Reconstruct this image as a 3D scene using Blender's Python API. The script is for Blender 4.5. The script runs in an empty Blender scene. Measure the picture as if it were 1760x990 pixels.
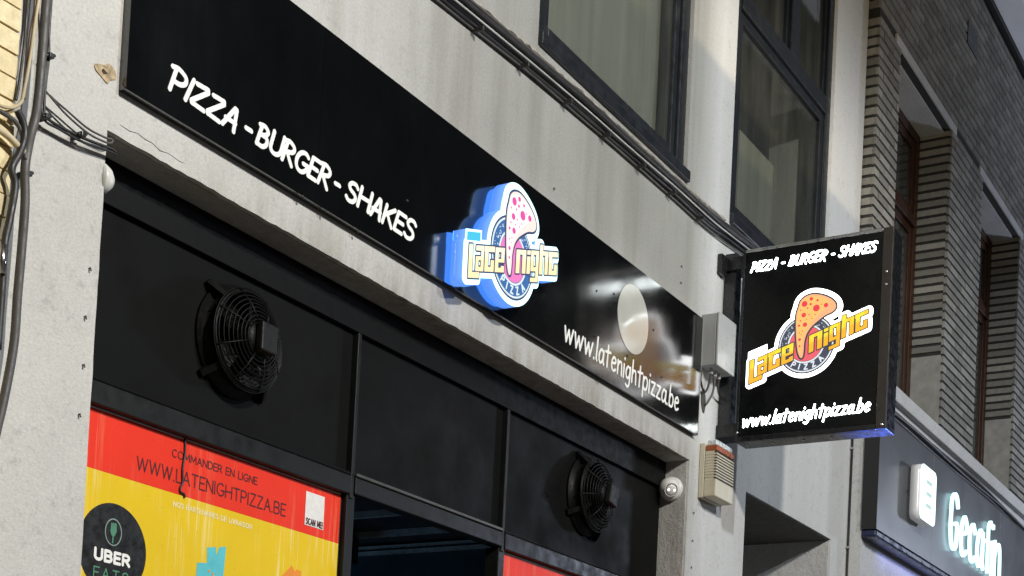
import bpy, bmesh, math, random
import numpy as np
from mathutils import Vector, Matrix
random.seed(7)
rng = np.random.RandomState(5)
scene = bpy.context.scene
COL = scene.collection
R_ = math.radians

# ------------------------------------------------------------------ camera
YAW, PITCH, ROLL, FOC, PPY = 0.540977575, 0.0356704145, 0.0499556742, 2631.87545, 1336.84052
CAM = Vector((0.0, -3.3, 1.6))
F = Vector((math.cos(YAW)*math.cos(PITCH), math.sin(YAW)*math.cos(PITCH), math.sin(PITCH)))
r0 = Vector((math.sin(YAW), -math.cos(YAW), 0)); u0 = r0.cross(F)
cR = math.cos(ROLL)*r0 + math.sin(ROLL)*u0
cU = -math.sin(ROLL)*r0 + math.cos(ROLL)*u0
cd = bpy.data.cameras.new('camera'); cam = bpy.data.objects.new('camera', cd); COL.objects.link(cam)
m = Matrix((( cR.x, cU.x, -F.x, CAM.x), (cR.y, cU.y, -F.y, CAM.y), (cR.z, cU.z, -F.z, CAM.z), (0, 0, 0, 1)))
cam.matrix_world = m
cd.sensor_width = 36; cd.lens = FOC/1760*36; cd.shift_y = (PPY-495)/1760; cd.clip_start = .05; cd.clip_end = 400
scene.camera = cam

# ------------------------------------------------------------------ night sky, street lamps, exposure
world = bpy.data.worlds.new('World'); scene.world = world; world.use_nodes = True
wn = world.node_tree; bg = wn.nodes['Background']
sky = wn.nodes.new('ShaderNodeTexSky'); sky.sky_type = 'NISHITA'; sky.sun_disc = False
sky.sun_elevation = R_(4); sky.sun_rotation = R_(200)
wn.links.new(sky.outputs[0], bg.inputs[0]); bg.inputs[1].default_value = 0.004

def lamp(name, kind, loc, power, color, **kw):
    d = bpy.data.lights.new(name, kind); d.energy = power; d.color = color
    for k, v in kw.items(): setattr(d, k, v)
    o = bpy.data.objects.new(name, d); COL.objects.link(o); o.location = loc
    return o
lamp('street_lamp_light', 'SPOT', (2.6, -6.2, 6.75), 2050, (1.0, .955, .88), shadow_soft_size=.18, spot_size=R_(178), spot_blend=.10)
lamp('far_street_lamp_light', 'SPOT', (6.0, -9.4, 7.6), 1800, (.84, .92, 1.0), shadow_soft_size=.12, spot_size=R_(176), spot_blend=.12)
up = lamp('facade_uplight', 'SPOT', (7.9, -1.8, 5.63), 70, (1.0, .80, .52), shadow_soft_size=.03, spot_size=R_(178), spot_blend=.02)
up.rotation_euler = (R_(180), 0, 0)
bl = lamp('blue_sign_fill', 'SPOT', (8.55, -.98, 2.75), 1600, (.08, .16, 1.0), shadow_soft_size=.05, spot_size=R_(14), spot_blend=1.0)  # unseen spot added to turn the projecting sign's lower edge blue
bl.rotation_euler = (Vector((7.48, -.84, 3.7))-Vector(bl.location)).to_track_quat('-Z', 'Y').to_euler()
lamp('distant_shop_light', 'POINT', (17.5, -4.6, 4.6), 760, (.72, .80, 1.0), shadow_soft_size=.4)
lamp('shop_interior_light', 'POINT', (5.6, 2.6, 2.0), 9, (.25, .60, 1.0), shadow_soft_size=.25)

vs = scene.view_settings; vs.view_transform = 'Standard'; vs.look = 'None'; vs.gamma = 1; vs.use_curve_mapping = False
vs.exposure = 0.0
scene.render.engine = 'CYCLES'

# ------------------------------------------------------------------ helpers
def at(px, py, y=None, x=None):
    """point of the place seen at a pixel of the photograph, on the plane y or x"""
    d = F + cR*((px-880)/FOC) + cU*((PPY-py)/FOC)
    t = (y-CAM.y)/d.y if x is None else (x-CAM.x)/d.x
    return CAM + d*t

ORG = {}
def empty(name, loc, label, cat, group=None):
    o = bpy.data.objects.new(name, None); COL.objects.link(o); o.location = loc; o.empty_display_size = .1
    ORG[o] = Vector(loc); tag(o, label, cat, group); return o
def tag(o, label, cat, group=None, kind=None):
    if label: o['label'] = label
    if cat: o['category'] = cat
    if group: o['group'] = group
    if kind: o['kind'] = kind
    return o
def org_of(p):
    while p is not None:
        if p in ORG: return ORG[p]
        p = p.parent
    return Vector((0, 0, 0))
def link_mesh(name, me, mat, parent=None, loc=None, smooth=False, bevel=0, seg=2):
    """me is in world coordinates; it is moved to its thing's origin"""
    o = bpy.data.objects.new(name, me); COL.objects.link(o)
    org = org_of(parent) if parent is not None else Vector(loc or (0, 0, 0))
    me.transform(Matrix.Translation(-org))
    if parent is not None: o.parent = parent
    else: o.location = org; ORG[o] = org
    if isinstance(mat, (list, tuple)):
        for q in mat: me.materials.append(q)
    else: me.materials.append(mat)
    if smooth:
        for p in me.polygons: p.use_smooth = True
    if bevel:
        b = o.modifiers.new('bevel', 'BEVEL'); b.width = bevel; b.segments = seg; b.limit_method = 'ANGLE'; b.angle_limit = R_(40)
    return o

class MB:
    def __init__(s): s.v = []; s.f = []; s.c = []; s.tone = None
    def add(s, v, f, tone=None):
        n = len(s.v); s.v += [tuple(q) for q in v]
        for q in f: s.f.append([i+n for i in q]); s.c.append(tone)
        return s
    def box(s, x0, x1, y0, y1, z0, z1, tone=None):
        v = [(x, y, z) for z in (z0, z1) for y in (y0, y1) for x in (x0, x1)]
        return s.add(v, [(0, 2, 3, 1), (4, 5, 7, 6), (0, 1, 5, 4), (2, 6, 7, 3), (0, 4, 6, 2), (1, 3, 7, 5)], tone)
    def tube(s, pts, r, n=10, caps=True):
        pts = [Vector(p) for p in pts]; rings = []; up = None
        for i, p in enumerate(pts):
            t = (pts[min(i+1, len(pts)-1)]-pts[max(i-1, 0)]).normalized()
            if up is None: up = t.orthogonal().normalized()
            up = (up - t*up.dot(t)).normalized(); w = t.cross(up)
            rr = r[i] if isinstance(r, (list, tuple)) else r
            rings.append([p + (up*math.cos(2*math.pi*k/n) + w*math.sin(2*math.pi*k/n))*rr for k in range(n)])
        v = [q for g in rings for q in g]; f = []
        for i in range(len(rings)-1):
            for k in range(n):
                a = i*n+k; b = i*n+(k+1) % n; f.append((a, b, b+n, a+n))
        if caps: f.append(tuple(reversed(range(n)))); f.append(tuple(range(len(v)-n, len(v))))
        return s.add(v, f)
    def lathe(s, prof, c, axis, n=32):
        """prof = [(radius, height)], turned round axis through c"""
        a = Vector(axis).normalized(); e = a.orthogonal().normalized(); w = a.cross(e); c = Vector(c)
        v = [c + a*h + (e*math.cos(2*math.pi*k/n)+w*math.sin(2*math.pi*k/n))*r for r, h in prof for k in range(n)]
        f = []
        for i in range(len(prof)-1):
            for k in range(n):
                p = i*n+k; q = i*n+(k+1) % n; f.append((p, q, q+n, p+n))
        f.append(tuple(reversed(range(n)))); f.append(tuple(range(len(v)-n, len(v))))
        return s.add(v, f)
    def mesh(s, name):
        me = bpy.data.meshes.new(name); me.from_pydata(s.v, [], s.f); me.update()
        bm = bmesh.new(); bm.from_mesh(me); bmesh.ops.recalc_face_normals(bm, faces=bm.faces); bm.to_mesh(me); bm.free()
        if any(c is not None for c in s.c):
            at_ = me.color_attributes.new('tone', 'FLOAT_COLOR', 'CORNER')
            for p in me.polygons:
                t = s.c[p.index] if s.c[p.index] is not None else .5
                for li in p.loop_indices: at_.data[li].color = (t, t, t, 1)
        return me
    def build(s, name, mat, parent=None, loc=None, **kw):
        return link_mesh(name, s.mesh(name), mat, parent, loc, **kw)

def catmull(p, n=6):
    p = [np.array(q, float) for q in p]
    if len(p) < 3: return p
    e = [2*p[0]-p[1]] + p + [2*p[-1]-p[-2]]; out = []
    for i in range(1, len(e)-2):
        for k in range(n):
            t = k/n
            out.append(.5*((2*e[i]) + (-e[i-1]+e[i+1])*t + (2*e[i-1]-5*e[i]+4*e[i+1]-e[i+2])*t*t + (-e[i-1]+3*e[i]-3*e[i+1]+e[i+2])*t**3))
    out.append(p[-1]); return out

# ---- flat artwork: signed distance of strokes, polygons, boxes -> clean outlines -> extruded sheets
def seg_d(X, Y, a, b):
    dx, dy = b[0]-a[0], b[1]-a[1]; L = dx*dx+dy*dy+1e-12
    t = np.clip(((X-a[0])*dx+(Y-a[1])*dy)/L, 0, 1)
    return np.hypot(X-a[0]-t*dx, Y-a[1]-t*dy)
def sdf(X, Y, items):
    D = np.full(X.shape, 1e3)
    xs = X[0]; ys = Y[:, 0]
    for it in items:
        k = it[0]
        if k == 'line':
            pts, r = it[1], it[2]
            for a, b in zip(pts[:-1], pts[1:]):
                m = r*1.0 + it_margin
                i0, i1 = np.searchsorted(xs, [min(a[0], b[0])-m, max(a[0], b[0])+m]); j0, j1 = np.searchsorted(ys, [min(a[1], b[1])-m, max(a[1], b[1])+m])
                if i1 <= i0 or j1 <= j0: continue
                sl = (slice(j0, j1), slice(i0, i1))
                D[sl] = np.minimum(D[sl], seg_d(X[sl], Y[sl], a, b)-r)
        elif k == 'circ':
            D = np.minimum(D, np.hypot(X-it[1][0], Y-it[1][1])-it[2])
        elif k == 'poly':
            p = it[1]; ins = np.zeros(X.shape, bool); d = np.full(X.shape, 1e3)
            for a, b in zip(p, list(p[1:])+[p[0]]):
                d = np.minimum(d, seg_d(X, Y, a, b))
                c = (a[1] > Y) != (b[1] > Y)
                with np.errstate(divide='ignore', invalid='ignore'):
                    xi = (b[0]-a[0])*(Y-a[1])/((b[1]-a[1]) or 1e-12)+a[0]
                ins ^= c & (X < xi)
            D = np.minimum(D, np.where(ins, -d, d)-(it[2] if len(it) > 2 else 0))
    return D
it_margin = .03
def contours(D, x0, y0, h):
    ny, nx = D.shape; S = D < 0; segs = {}
    c = S[:-1, :-1].astype(int)+2*S[:-1, 1:]+4*S[1:, 1:]+8*S[1:, :-1]
    E = {1: [(3, 0)], 2: [(0, 1)], 3: [(3, 1)], 4: [(1, 2)], 5: [(3, 2), (1, 0)], 6: [(0, 2)], 7: [(3, 2)], 8: [(2, 3)], 9: [(2, 0)], 10: [(0, 3), (2, 1)], 11: [(2, 1)], 12: [(1, 3)], 13: [(1, 0)], 14: [(0, 3)]}
    def key(e, i, j):
        return [('h', i, j), ('v', i+1, j), ('h', i, j+1), ('v', i, j)][e]
    def pos(k):
        t, i, j = k
        a = D[j, i]; b = D[j, i+1] if t == 'h' else D[j+1, i]; f = a/(a-b)
        return (x0+(i+(f if t == 'h' else 0))*h, y0+(j+(f if t == 'v' else 0))*h)
    for j, i in zip(*np.nonzero((c > 0) & (c < 15))):
        for a, b in E[c[j, i]]: segs[key(a, i, j)] = key(b, i, j)
    out = []
    while segs:
        k0, k = segs.popitem(); loop = [k0]
        while k != k0 and k in segs: loop.append(k); k = segs.pop(k)
        if len(loop) > 5:
            P = np.array([pos(q) for q in loop]); keep = []
            for i in range(len(P)):
                a = P[keep[-1]] if keep else P[i-1]; d1 = P[i]-a; d2 = P[(i+1) % len(P)]-P[i]
                cr = abs(d1[0]*d2[1]-d1[1]*d2[0])/(np.hypot(*d1)*np.hypot(*d2)+1e-12)
                if i == 0 or cr > .035 or np.hypot(*d1) > 9*h: keep.append(i)
            P = P[keep]
            if len(P) > 3: out.append(P)
    return out
def sheet_mesh(loops, M, d0, d1):
    """closed 2-D outlines (holes by even-odd) -> slab between depths d0 and d1 along the mapping's third axis"""
    cu = bpy.data.curves.new('outline', 'CURVE'); cu.dimensions = '2D'; cu.fill_mode = 'BOTH'; cu.extrude = (d1-d0)/2
    for P in loops:
        s = cu.splines.new('POLY'); s.points.add(len(P)-1); s.use_cyclic_u = True
        s.points.foreach_set('co', np.c_[P, np.zeros(len(P)), np.ones(len(P))].ravel())
    o = bpy.data.objects.new('outline', cu); COL.objects.link(o)
    dg = bpy.context.evaluated_depsgraph_get(); dg.update()
    me = bpy.data.meshes.new_from_object(o.evaluated_get(dg))
    bpy.data.objects.remove(o); bpy.data.curves.remove(cu)
    me.transform(M @ Matrix.Translation((0, 0, (d0+d1)/2)))
    bm = bmesh.new(); bm.from_mesh(me); bmesh.ops.remove_doubles(bm, verts=bm.verts, dist=1e-6); bmesh.ops.recalc_face_normals(bm, faces=bm.faces); bm.to_mesh(me); bm.free()
    return me
def art(items, M, d0, d1, name, mat, parent=None, loc=None, grow=0, h=None, cut=None, **kw):
    xs = []; ys = []
    for it in items:
        if it[0] == 'circ': xs += [it[1][0]-it[2], it[1][0]+it[2]]; ys += [it[1][1]-it[2], it[1][1]+it[2]]
        else:
            r = it[2] if len(it) > 2 else 0
            xs += [p[0]-r for p in it[1]]+[p[0]+r for p in it[1]]; ys += [p[1]-r for p in it[1]]+[p[1]+r for p in it[1]]
    x0, x1, y0, y1 = min(xs)-grow, max(xs)+grow, min(ys)-grow, max(ys)+grow
    if h is None: h = max(max(x1-x0, y1-y0)/500, .0004)
    x0 -= 3*h; y0 -= 3*h; nx = int((x1-x0)/h)+5; ny = int((y1-y0)/h)+5
    X, Y = np.meshgrid(x0+np.arange(nx)*h, y0+np.arange(ny)*h)
    D = sdf(X, Y, items)-grow
    if cut is not None: D = np.maximum(D, -sdf(X, Y, cut))
    D[D == 0] = 1e-9
    return link_mesh(name, sheet_mesh(contours(D, x0, y0, h), M, d0, d1), mat, parent, loc, **kw)
def rect(x0, x1, y0, y1, k=0, ox=0, oy=0): return ('poly', [(x0+ox, y0+oy+k*x0), (x1+ox, y0+oy+k*x1), (x1+ox, y1+oy+k*x1), (x0+ox, y1+oy+k*x0)])
def front(x0, z0, y): return Matrix(((1, 0, 0, x0), (0, 0, -1, y), (0, 1, 0, z0), (0, 0, 0, 1)))   # artwork on a street-facing plane
def side(u0, z0, x): return Matrix(((0, 0, -1, x), (-1, 0, 0, -u0), (0, 1, 0, z0), (0, 0, 0, 1)))    # artwork on a plane facing up the street

# ---- stroke letters: cap height 1; 's' strokes are smoothed
def arc(cx, cy, rx, ry, a0, a1, n=10): return [(cx+rx*math.cos(R_(a0+(a1-a0)*i/n)), cy+ry*math.sin(R_(a0+(a1-a0)*i/n))) for i in range(n+1)]
GL = {
 'A': (.62, [[(0, 0), (.31, 1), (.62, 0)], [(.11, .34), (.51, .34)]]),
 'B': (.55, [[(0, 0), (0, 1), (.28, 1)]+arc(.28, .76, .24, .24, 90, -90)+[(0, .52)], [(.28, .52)]+arc(.3, .26, .26, .26, 90, -90)+[(0, 0)]]),
 'C': (.6, [arc(.34, .5, .34, .5, 52, 308, 16)]),
 'D': (.6, [[(0, 0), (0, 1), (.22, 1)]+arc(.22, .5, .4, .5, 90, -90, 14)+[(0, 0)]]),
 'E': (.46, [[(.48, 1), (0, 1), (0, 0), (.48, 0)], [(0, .52), (.42, .52)]]),
 'G': (.66, [arc(.36, .5, .36, .5, 50, 330, 18)+[(.7, .45), (.42, .45)]]),
 'H': (.6, [[(0, 0), (0, 1)], [(.6, 0), (.6, 1)], [(0, .52), (.6, .52)]]),
 'I': (.02, [[(0, 0), (0, 1)]]),
 'K': (.55, [[(0, 0), (0, 1)], [(.52, 1), (.02, .45)], [(.14, .58), (.56, 0)]]),
 'L': (.42, [[(0, 1), (0, 0), (.44, 0)]]),
 'M': (.74, [[(0, 0), (.04, 1), (.37, .2), (.7, 1), (.74, 0)]]),
 'N': (.6, [[(0, 0), (0, 1), (.6, 0), (.6, 1)]]),
 'O': (.72, [arc(.36, .5, .36, .5, 90, 450, 24)]),
 'P': (.52, [[(0, 0), (0, 1), (.26, 1)]+arc(.26, .73, .27, .27, 90, -90)+[(0, .46)]]),
 'R': (.54, [[(0, 0), (0, 1), (.26, 1)]+arc(.26, .74, .26, .26, 90, -90)+[(0, .48)], [(.24, .48), (.56, 0)]]),
 'S': (.52, [catmull([(.5, .86), (.36, .99), (.14, .97), (.03, .78), (.14, .6), (.4, .46), (.51, .26), (.4, .04), (.16, 0), (0, .13)])]),
 'T': (.56, [[(0, 1), (.56, 1)], [(.28, 1), (.28, 0)]]),
 'U': (.58, [[(0, 1), (0, .3)]+arc(.29, .3, .29, .3, 180, 360)+[(.58, 1)]]),
 'V': (.58, [[(0, 1), (.29, 0), (.58, 1)]]),
 'W': (.9, [[(0, 1), (.22, 0), (.45, .95), (.68, 0), (.9, 1)]]),
 'Z': (.56, [[(.02, 1), (.54, 1), (0, 0), (.56, 0)]]),
 '-': (.3, [[(0, .45), (.3, .45)]]), '.': (.02, [[(0, 0), (0, .03)]]), '!': (.02, [[(0, 1), (0, .3)], [(0, 0), (0, .03)]]), ' ': (.28, []),
 'w': (.7, [[(0, .62), (.16, 0), (.35, .55), (.52, 0), (.72, .64)]]),
 'l': (.06, [[(.06, 1.05), (.0, .06), (.07, 0)]]),
 'a': (.42, [catmull([(.4, .52), (.2, .62), (.02, .4), (.02, .12), (.16, 0), (.34, .16), (.42, .5)]), [(.42, .6), (.4, .1), (.47, 0)]]),
 't': (.4, [[(.2, .98), (.18, 0)], [(-.02, .66), (.46, .72)]]),
 'e': (.42, [catmull([(.02, .32), (.36, .4), (.38, .54), (.2, .63), (.03, .42), (.04, .12), (.2, 0), (.42, .1)])]),
 'n': (.4, [[(0, .62), (0, 0)], catmull([(0, .36), (.14, .58), (.32, .58), (.38, .38), (.4, 0)])]),
 'i': (.04, [[(.02, .6), (0, 0)], [(.05, .86), (.05, .9)]]),
 'g': (.42, [catmull([(.4, .52), (.2, .62), (.02, .42), (.04, .14), (.18, .06), (.36, .22), (.41, .52)]), catmull([(.42, .62), (.4, .1), (.36, -.2), (.2, -.34), (.02, -.26)])]),
 'h': (.4, [[(.03, 1.05), (0, 0)], catmull([(0, .36), (.14, .58), (.32, .58), (.38, .38), (.4, 0)])]),
 'p': (.42, [[(.0, .62), (-.03, -.36)], catmull([(0, .4), (.16, .62), (.36, .56), (.42, .34), (.32, .08), (.14, .02), (0, .16)])]),
 'z': (.4, [[(.0, .6), (.38, .62), (.02, .02), (.42, .02)]]),
 'b': (.42, [[(.04, 1.05), (0, 0)], catmull([(0, .38), (.16, .6), (.36, .54), (.42, .3), (.32, .04), (.12, 0), (0, .12)])]),
 'c': (.36, [catmull([(.38, .5), (.22, .62), (.04, .48), (0, .28), (.08, .06), (.24, 0), (.4, .1)])]),
 'f': (.3, [catmull([(.36, .96), (.24, 1.02), (.13, .9), (.12, .6), (.12, 0)]), [(-.04, .6), (.34, .6)]]),
}
HAND = {'P': (.58, [[(.06, 0), (.1, .96)], catmull([(-.06, .98), (.2, 1.02), (.52, .84), (.56, .58), (.38, .42), (.1, .42)])]),
 'I': (.06, [[(.0, .0), (.06, 1.02)]]),
 'Z': (.56, [[(.02, .96), (.5, 1.0), (.54, .88), (.0, .12), (.03, .04), (.58, .0)]]),
 'A': (.56, [[(0, 0), (.3, 1), (.38, .98), (.54, -.04)], [(.04, .36), (.5, .36)]]),
 'B': (.55, [[(0, 0), (.04, .98)], catmull([(-.08, .98), (.2, 1.02), (.44, .84), (.34, .62), (.12, .54)]), catmull([(.12, .54), (.44, .5), (.52, .22), (.34, .0), (.0, .02)])]),
 'R': (.56, [[(0, 0), (.06, .98)], catmull([(-.08, .98), (.2, 1.02), (.48, .84), (.44, .6), (.08, .46)]), [(.14, .48), (.56, -.06)]])}
def word(txt, width, height, w, shear=0, gap=.16, hand=0, font=None, sq=1.0):
    """strokes of a line of text, set to a given width, origin at the left end of the baseline"""
    rs = random.Random(len(txt)*31+3); pos = 0; strokes = []
    for ch in txt:
        wd, st = (HAND[ch] if hand and ch in HAND else GL[ch])
        rot = rs.uniform(-.05, .05)*hand; dy = rs.uniform(-.035, .035)*hand; sc = 1+rs.uniform(-.05, .05)*hand
        for s in st:
            q = []
            for x, y in s:
                x, y = x*sc, y*sc
                x, y = x-rot*y, y+rot*x+dy
                q.append((pos+x, y))
            strokes.append(q)
        pos += wd+gap
    pos -= gap
    kx = (width-2*w)/pos
    return [('line', [(w+x*kx+shear*y*height, y*height) for x, y in s], w) for s in strokes]
def moved(items, dx, dy, rot=0):
    c, s = math.cos(rot), math.sin(rot)
    return [(it[0], [(dx+c*x-s*y, dy+s*x+c*y) for x, y in it[1]], *it[2:]) for it in items]

# ------------------------------------------------------------------ materials
MATS = {}
def new_mat(name):
    mt = bpy.data.materials.new(name); mt.use_nodes = True; nt = mt.node_tree
    return mt, nt, nt.nodes['Principled BSDF'], nt.nodes.new, nt.links.new
def noise(nt, scale, detail=4, rough=.6, stretch=None, off=0):
    N = nt.nodes.new; g = N('ShaderNodeNewGeometry'); mp = N('ShaderNodeMapping'); nz = N('ShaderNodeTexNoise')
    nt.links.new(g.outputs['Position'], mp.inputs[0]); nt.links.new(mp.outputs[0], nz.inputs['Vector'])
    mp.inputs['Scale'].default_value = stretch or (1, 1, 1); mp.inputs['Location'].default_value = (off, off*.7, off*.3)
    nz.inputs['Scale'].default_value = scale; nz.inputs['Detail'].default_value = detail; nz.inputs['Roughness'].default_value = rough
    return nz.outputs['Fac']
def ramp(nt, fac, stops):
    r = nt.nodes.new('ShaderNodeValToRGB'); nt.links.new(fac, r.inputs[0]); e = r.color_ramp.elements
    while len(e) < len(stops): e.new(.5)
    for q, (p, c) in zip(e, stops): q.position = p; q.color = (c, c, c, 1) if not isinstance(c, tuple) else (*c, 1)
    return r.outputs[0]
def mix(nt, fac, a, b, mode='MIX'):
    n = nt.nodes.new('ShaderNodeMix'); n.data_type = 'RGBA'; n.blend_type = mode
    for sock, v in ((n.inputs['Factor'], fac), (n.inputs['A'], a), (n.inputs['B'], b)):
        if isinstance(v, (int, float)): sock.default_value = v
        elif isinstance(v, tuple): sock.default_value = (*v, 1)
        else: nt.links.new(v, sock)
    return n.outputs['Result']
def bump(nt, b, hgt, strength, dist):
    n = nt.nodes.new('ShaderNodeBump'); n.inputs['Strength'].default_value = strength; n.inputs['Distance'].default_value = dist
    nt.links.new(hgt, n.inputs['Height']); nt.links.new(n.outputs[0], b.inputs['Normal']); return n
def simple(name, col, rough=.5, metal=0, vary=.15, scale=9, bmp=0, bscale=60, spec=.5, coat=0, rvary=.12):
    if name in MATS: return MATS[name]
    mt, nt, b, N, L = new_mat(name)
    f = noise(nt, scale, 5)
    d = tuple(c*(1-vary) for c in col); u = tuple(min(1, c*(1+vary)) for c in col)
    L(ramp(nt, f, [(.3, d), (.7, u)]), b.inputs['Base Color'])
    L(ramp(nt, noise(nt, scale*2.3, 3, off=3), [(.3, max(.03, rough-rvary)), (.7, min(1, rough+rvary))]), b.inputs['Roughness'])
    b.inputs['Metallic'].default_value = metal; b.inputs['Specular IOR Level'].default_value = spec; b.inputs['Coat Weight'].default_value = coat
    if bmp: bump(nt, b, noise(nt, bscale, 4, off=5), bmp, .004)
    MATS[name] = mt; return mt
def emit(name, col, s, base=(.03, .03, .03)):
    if name in MATS: return MATS[name]
    mt, nt, b, N, L = new_mat(name)
    b.inputs['Base Color'].default_value = (*base, 1); b.inputs['Emission Color'].default_value = (*col, 1); b.inputs['Emission Strength'].default_value = s
    b.inputs['Roughness'].default_value = .25
    MATS[name] = mt; return mt
def render_wall(name, col, stain, streak=.5, grain=.5, gscale=140):
    mt, nt, b, N, L = new_mat(name)
    c = ramp(nt, noise(nt, 1.3, 6, .65), [(.32, tuple(q*.82 for q in col)), (.68, col)])
    st = ramp(nt, noise(nt, 1, 5, .62, (4.6, 4.6, .40), 11), [(.44, 0.0), (.74, 1.0)])
    g = N('ShaderNodeNewGeometry'); sx = N('ShaderNodeSeparateXYZ'); L(g.outputs['Position'], sx.inputs[0])
    mr = N('ShaderNodeMapRange'); L(sx.outputs['X'], mr.inputs[0]); mr.inputs['From Min'].default_value = 3.0; mr.inputs['From Max'].default_value = 4.4; mr.inputs['To Min'].default_value = .06
    c = mix(nt, mix(nt, 1.0, mix(nt, streak, (0, 0, 0), st), mr.outputs[0], 'MULTIPLY'), c, stain)
    zr = N('ShaderNodeMapRange'); L(sx.outputs['Z'], zr.inputs[0]); zr.inputs['From Min'].default_value = 3.70; zr.inputs['From Max'].default_value = 3.54; zr.inputs['To Max'].default_value = .75
    edge = ramp(nt, noise(nt, 1, 5, .65, (15, 15, 3.0), 21), [(.40, 0.0), (.68, 1.0)])
    c = mix(nt, mix(nt, 1.0, mix(nt, 1.0, edge, zr.outputs[0], 'MULTIPLY'), mr.outputs[0], 'MULTIPLY'), c, (.20, .175, .135))
    # lamp falloff put into the colour: left pier lighter, wall above the fascia darker
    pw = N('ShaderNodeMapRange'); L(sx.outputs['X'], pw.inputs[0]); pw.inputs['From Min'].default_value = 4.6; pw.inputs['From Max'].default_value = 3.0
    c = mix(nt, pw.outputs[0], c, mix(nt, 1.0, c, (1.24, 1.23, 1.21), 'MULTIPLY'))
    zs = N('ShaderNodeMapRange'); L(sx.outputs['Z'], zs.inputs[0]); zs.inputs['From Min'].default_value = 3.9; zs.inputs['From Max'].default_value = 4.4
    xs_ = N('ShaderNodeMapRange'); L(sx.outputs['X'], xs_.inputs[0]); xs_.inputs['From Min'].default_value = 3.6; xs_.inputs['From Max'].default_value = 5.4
    wall_falloff = mix(nt, 1.0, zs.outputs[0], xs_.outputs[0], 'MULTIPLY')
    c = mix(nt, wall_falloff, c, mix(nt, 1.0, c, (.66, .67, .655), 'MULTIPLY'))
    pr = N('ShaderNodeMapRange'); L(sx.outputs['X'], pr.inputs[0]); pr.inputs['From Min'].default_value = 6.96; pr.inputs['From Max'].default_value = 7.30; pr.inputs['To Max'].default_value = .85
    c = mix(nt, pr.outputs[0], c, mix(nt, ramp(nt, noise(nt, 1, 3, .5, (3.2, 3.2, .2), 31), [(.40, 0.0), (.75, .6)]), (.63, .635, .625), (.47, .47, .455)))
    sp = ramp(nt, noise(nt, 26, 6, .7, off=2), [(.56, 0.0), (.76, .55)])
    c = mix(nt, sp, c, tuple(q*.55 for q in col))
    fine = ramp(nt, noise(nt, 95, 4, .7, off=8), [(.3, .84), (.7, 1.06)])
    c = mix(nt, 1.0, c, fine, 'MULTIPLY')
    L(c, b.inputs['Base Color']); b.inputs['Roughness'].default_value = .9; b.inputs['Specular IOR Level'].default_value = .25
    a = noise(nt, gscale, 5, .7, off=4); lo = noise(nt, 14, 4, .6, off=6)
    s = N('ShaderNodeMath'); s.operation = 'MULTIPLY_ADD'; L(lo, s.inputs[0]); s.inputs[1].default_value = 1.6; L(a, s.inputs[2])
    bump(nt, b, s.outputs[0], grain, .006)
    return mt
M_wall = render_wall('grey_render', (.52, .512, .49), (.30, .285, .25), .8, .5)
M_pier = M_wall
M_reveal = render_wall('rough_cement', (.42, .405, .37), (.24, .23, .21), .4, .9, 90)
M_white = render_wall('pale_render', (.56, .56, .55), (.40, .40, .40), .3, .2)
M_gec = render_wall('grey_plaster', (.085, .085, .084), (.055, .055, .056), .4, .25)
M_sill = render_wall('sill_concrete', (.33, .32, .30), (.12, .12, .11), .7, .4)
M_black = simple('black_panel_paint', (.012, .0125, .012), .42, 0, .10, 5, .05, 200)
M_bay = simple('dark_grey_panel', (.012, .0125, .012), .62, 0, .12, 3, .10, 160, .25)
def dusty_panel():
    mt, nt, b, N, L = new_mat('dark_grey_panel')
    base = ramp(nt, noise(nt, 2.5, 5), [(.3, (.0028, .0028, .0026)), (.7, (.0040, .0040, .0037))])
    run = ramp(nt, noise(nt, 1, 5, .65, (18, 18, .8), 41), [(.50, 0.0), (.80, .55)])
    area = ramp(nt, noise(nt, 1.7, 4, .6, off=44), [(.42, 0.0), (.65, 1.0)])
    c = mix(nt, mix(nt, 1.0, run, area, 'MULTIPLY'), base, (.0095, .0092, .0082))
    scuff = ramp(nt, noise(nt, 1, 6, .75, (7, 7, 22), 47), [(.70, 0.0), (.78, .5)])
    c = mix(nt, scuff, c, (.0115, .0115, .0105))
    L(c, b.inputs['Base Color']); L(ramp(nt, noise(nt, 5, 5, .6, off=9), [(.3, .50), (.7, .78)]), b.inputs['Roughness'])
    b.inputs['Specular IOR Level'].default_value = .11; bump(nt, b, noise(nt, 150, 4, off=5), .12, .004)
    return mt
M_bay = dusty_panel()
M_trim = simple('dark_metal_trim', (.009, .0095, .009), .45, 0, .15, 7, spec=.25)
M_frame = simple('black_window_frame', (.012, .014, .017), .4, 0, .15, 8)
M_steel = simple('steel_screw', (.55, .55, .55), .3, 1.0)
M_plastic_black = simple('black_plastic', (.013, .013, .013), .42, 0, .2, 20)
M_fan = simple('fan_black_metal', (.003, .003, .0028), .5, 0, .3, 30, spec=.16)
M_motor = simple('fan_motor_grey', (.008, .008, .0075), .55, 0, .15, 25, spec=.3)
M_cable = simple('black_cable', (.022, .021, .021), .5, 0, .3, 15)
M_cable_grey = simple('grey_cable', (.075, .07, .065), .55, 0, .3, 12)
M_cable_beige = simple('painted_cable', (.50, .42, .27), .6, 0, .2, 12)
M_wood = simple('brown_wood_frame', (.040, .016, .008), .45, 0, .35, 30, spec=.3)
M_cream = simple('aged_cream_plastic', (.50, .46, .34), .45, 0, .10, 14)
M_amber = simple('amber_lens', (.30, .085, .03), .3, 0, .2, 20)
M_boxgrey = simple('grey_box_plastic', (.30, .305, .30), .4, 0, .06, 10)
M_camwhite = simple('white_camera_plastic', (.62, .61, .57), .35, 0, .08, 18)
M_glassblack = simple('black_lens_glass', (.004, .004, .005), .15, 0, 0, spec=.3, rvary=.02)
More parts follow.
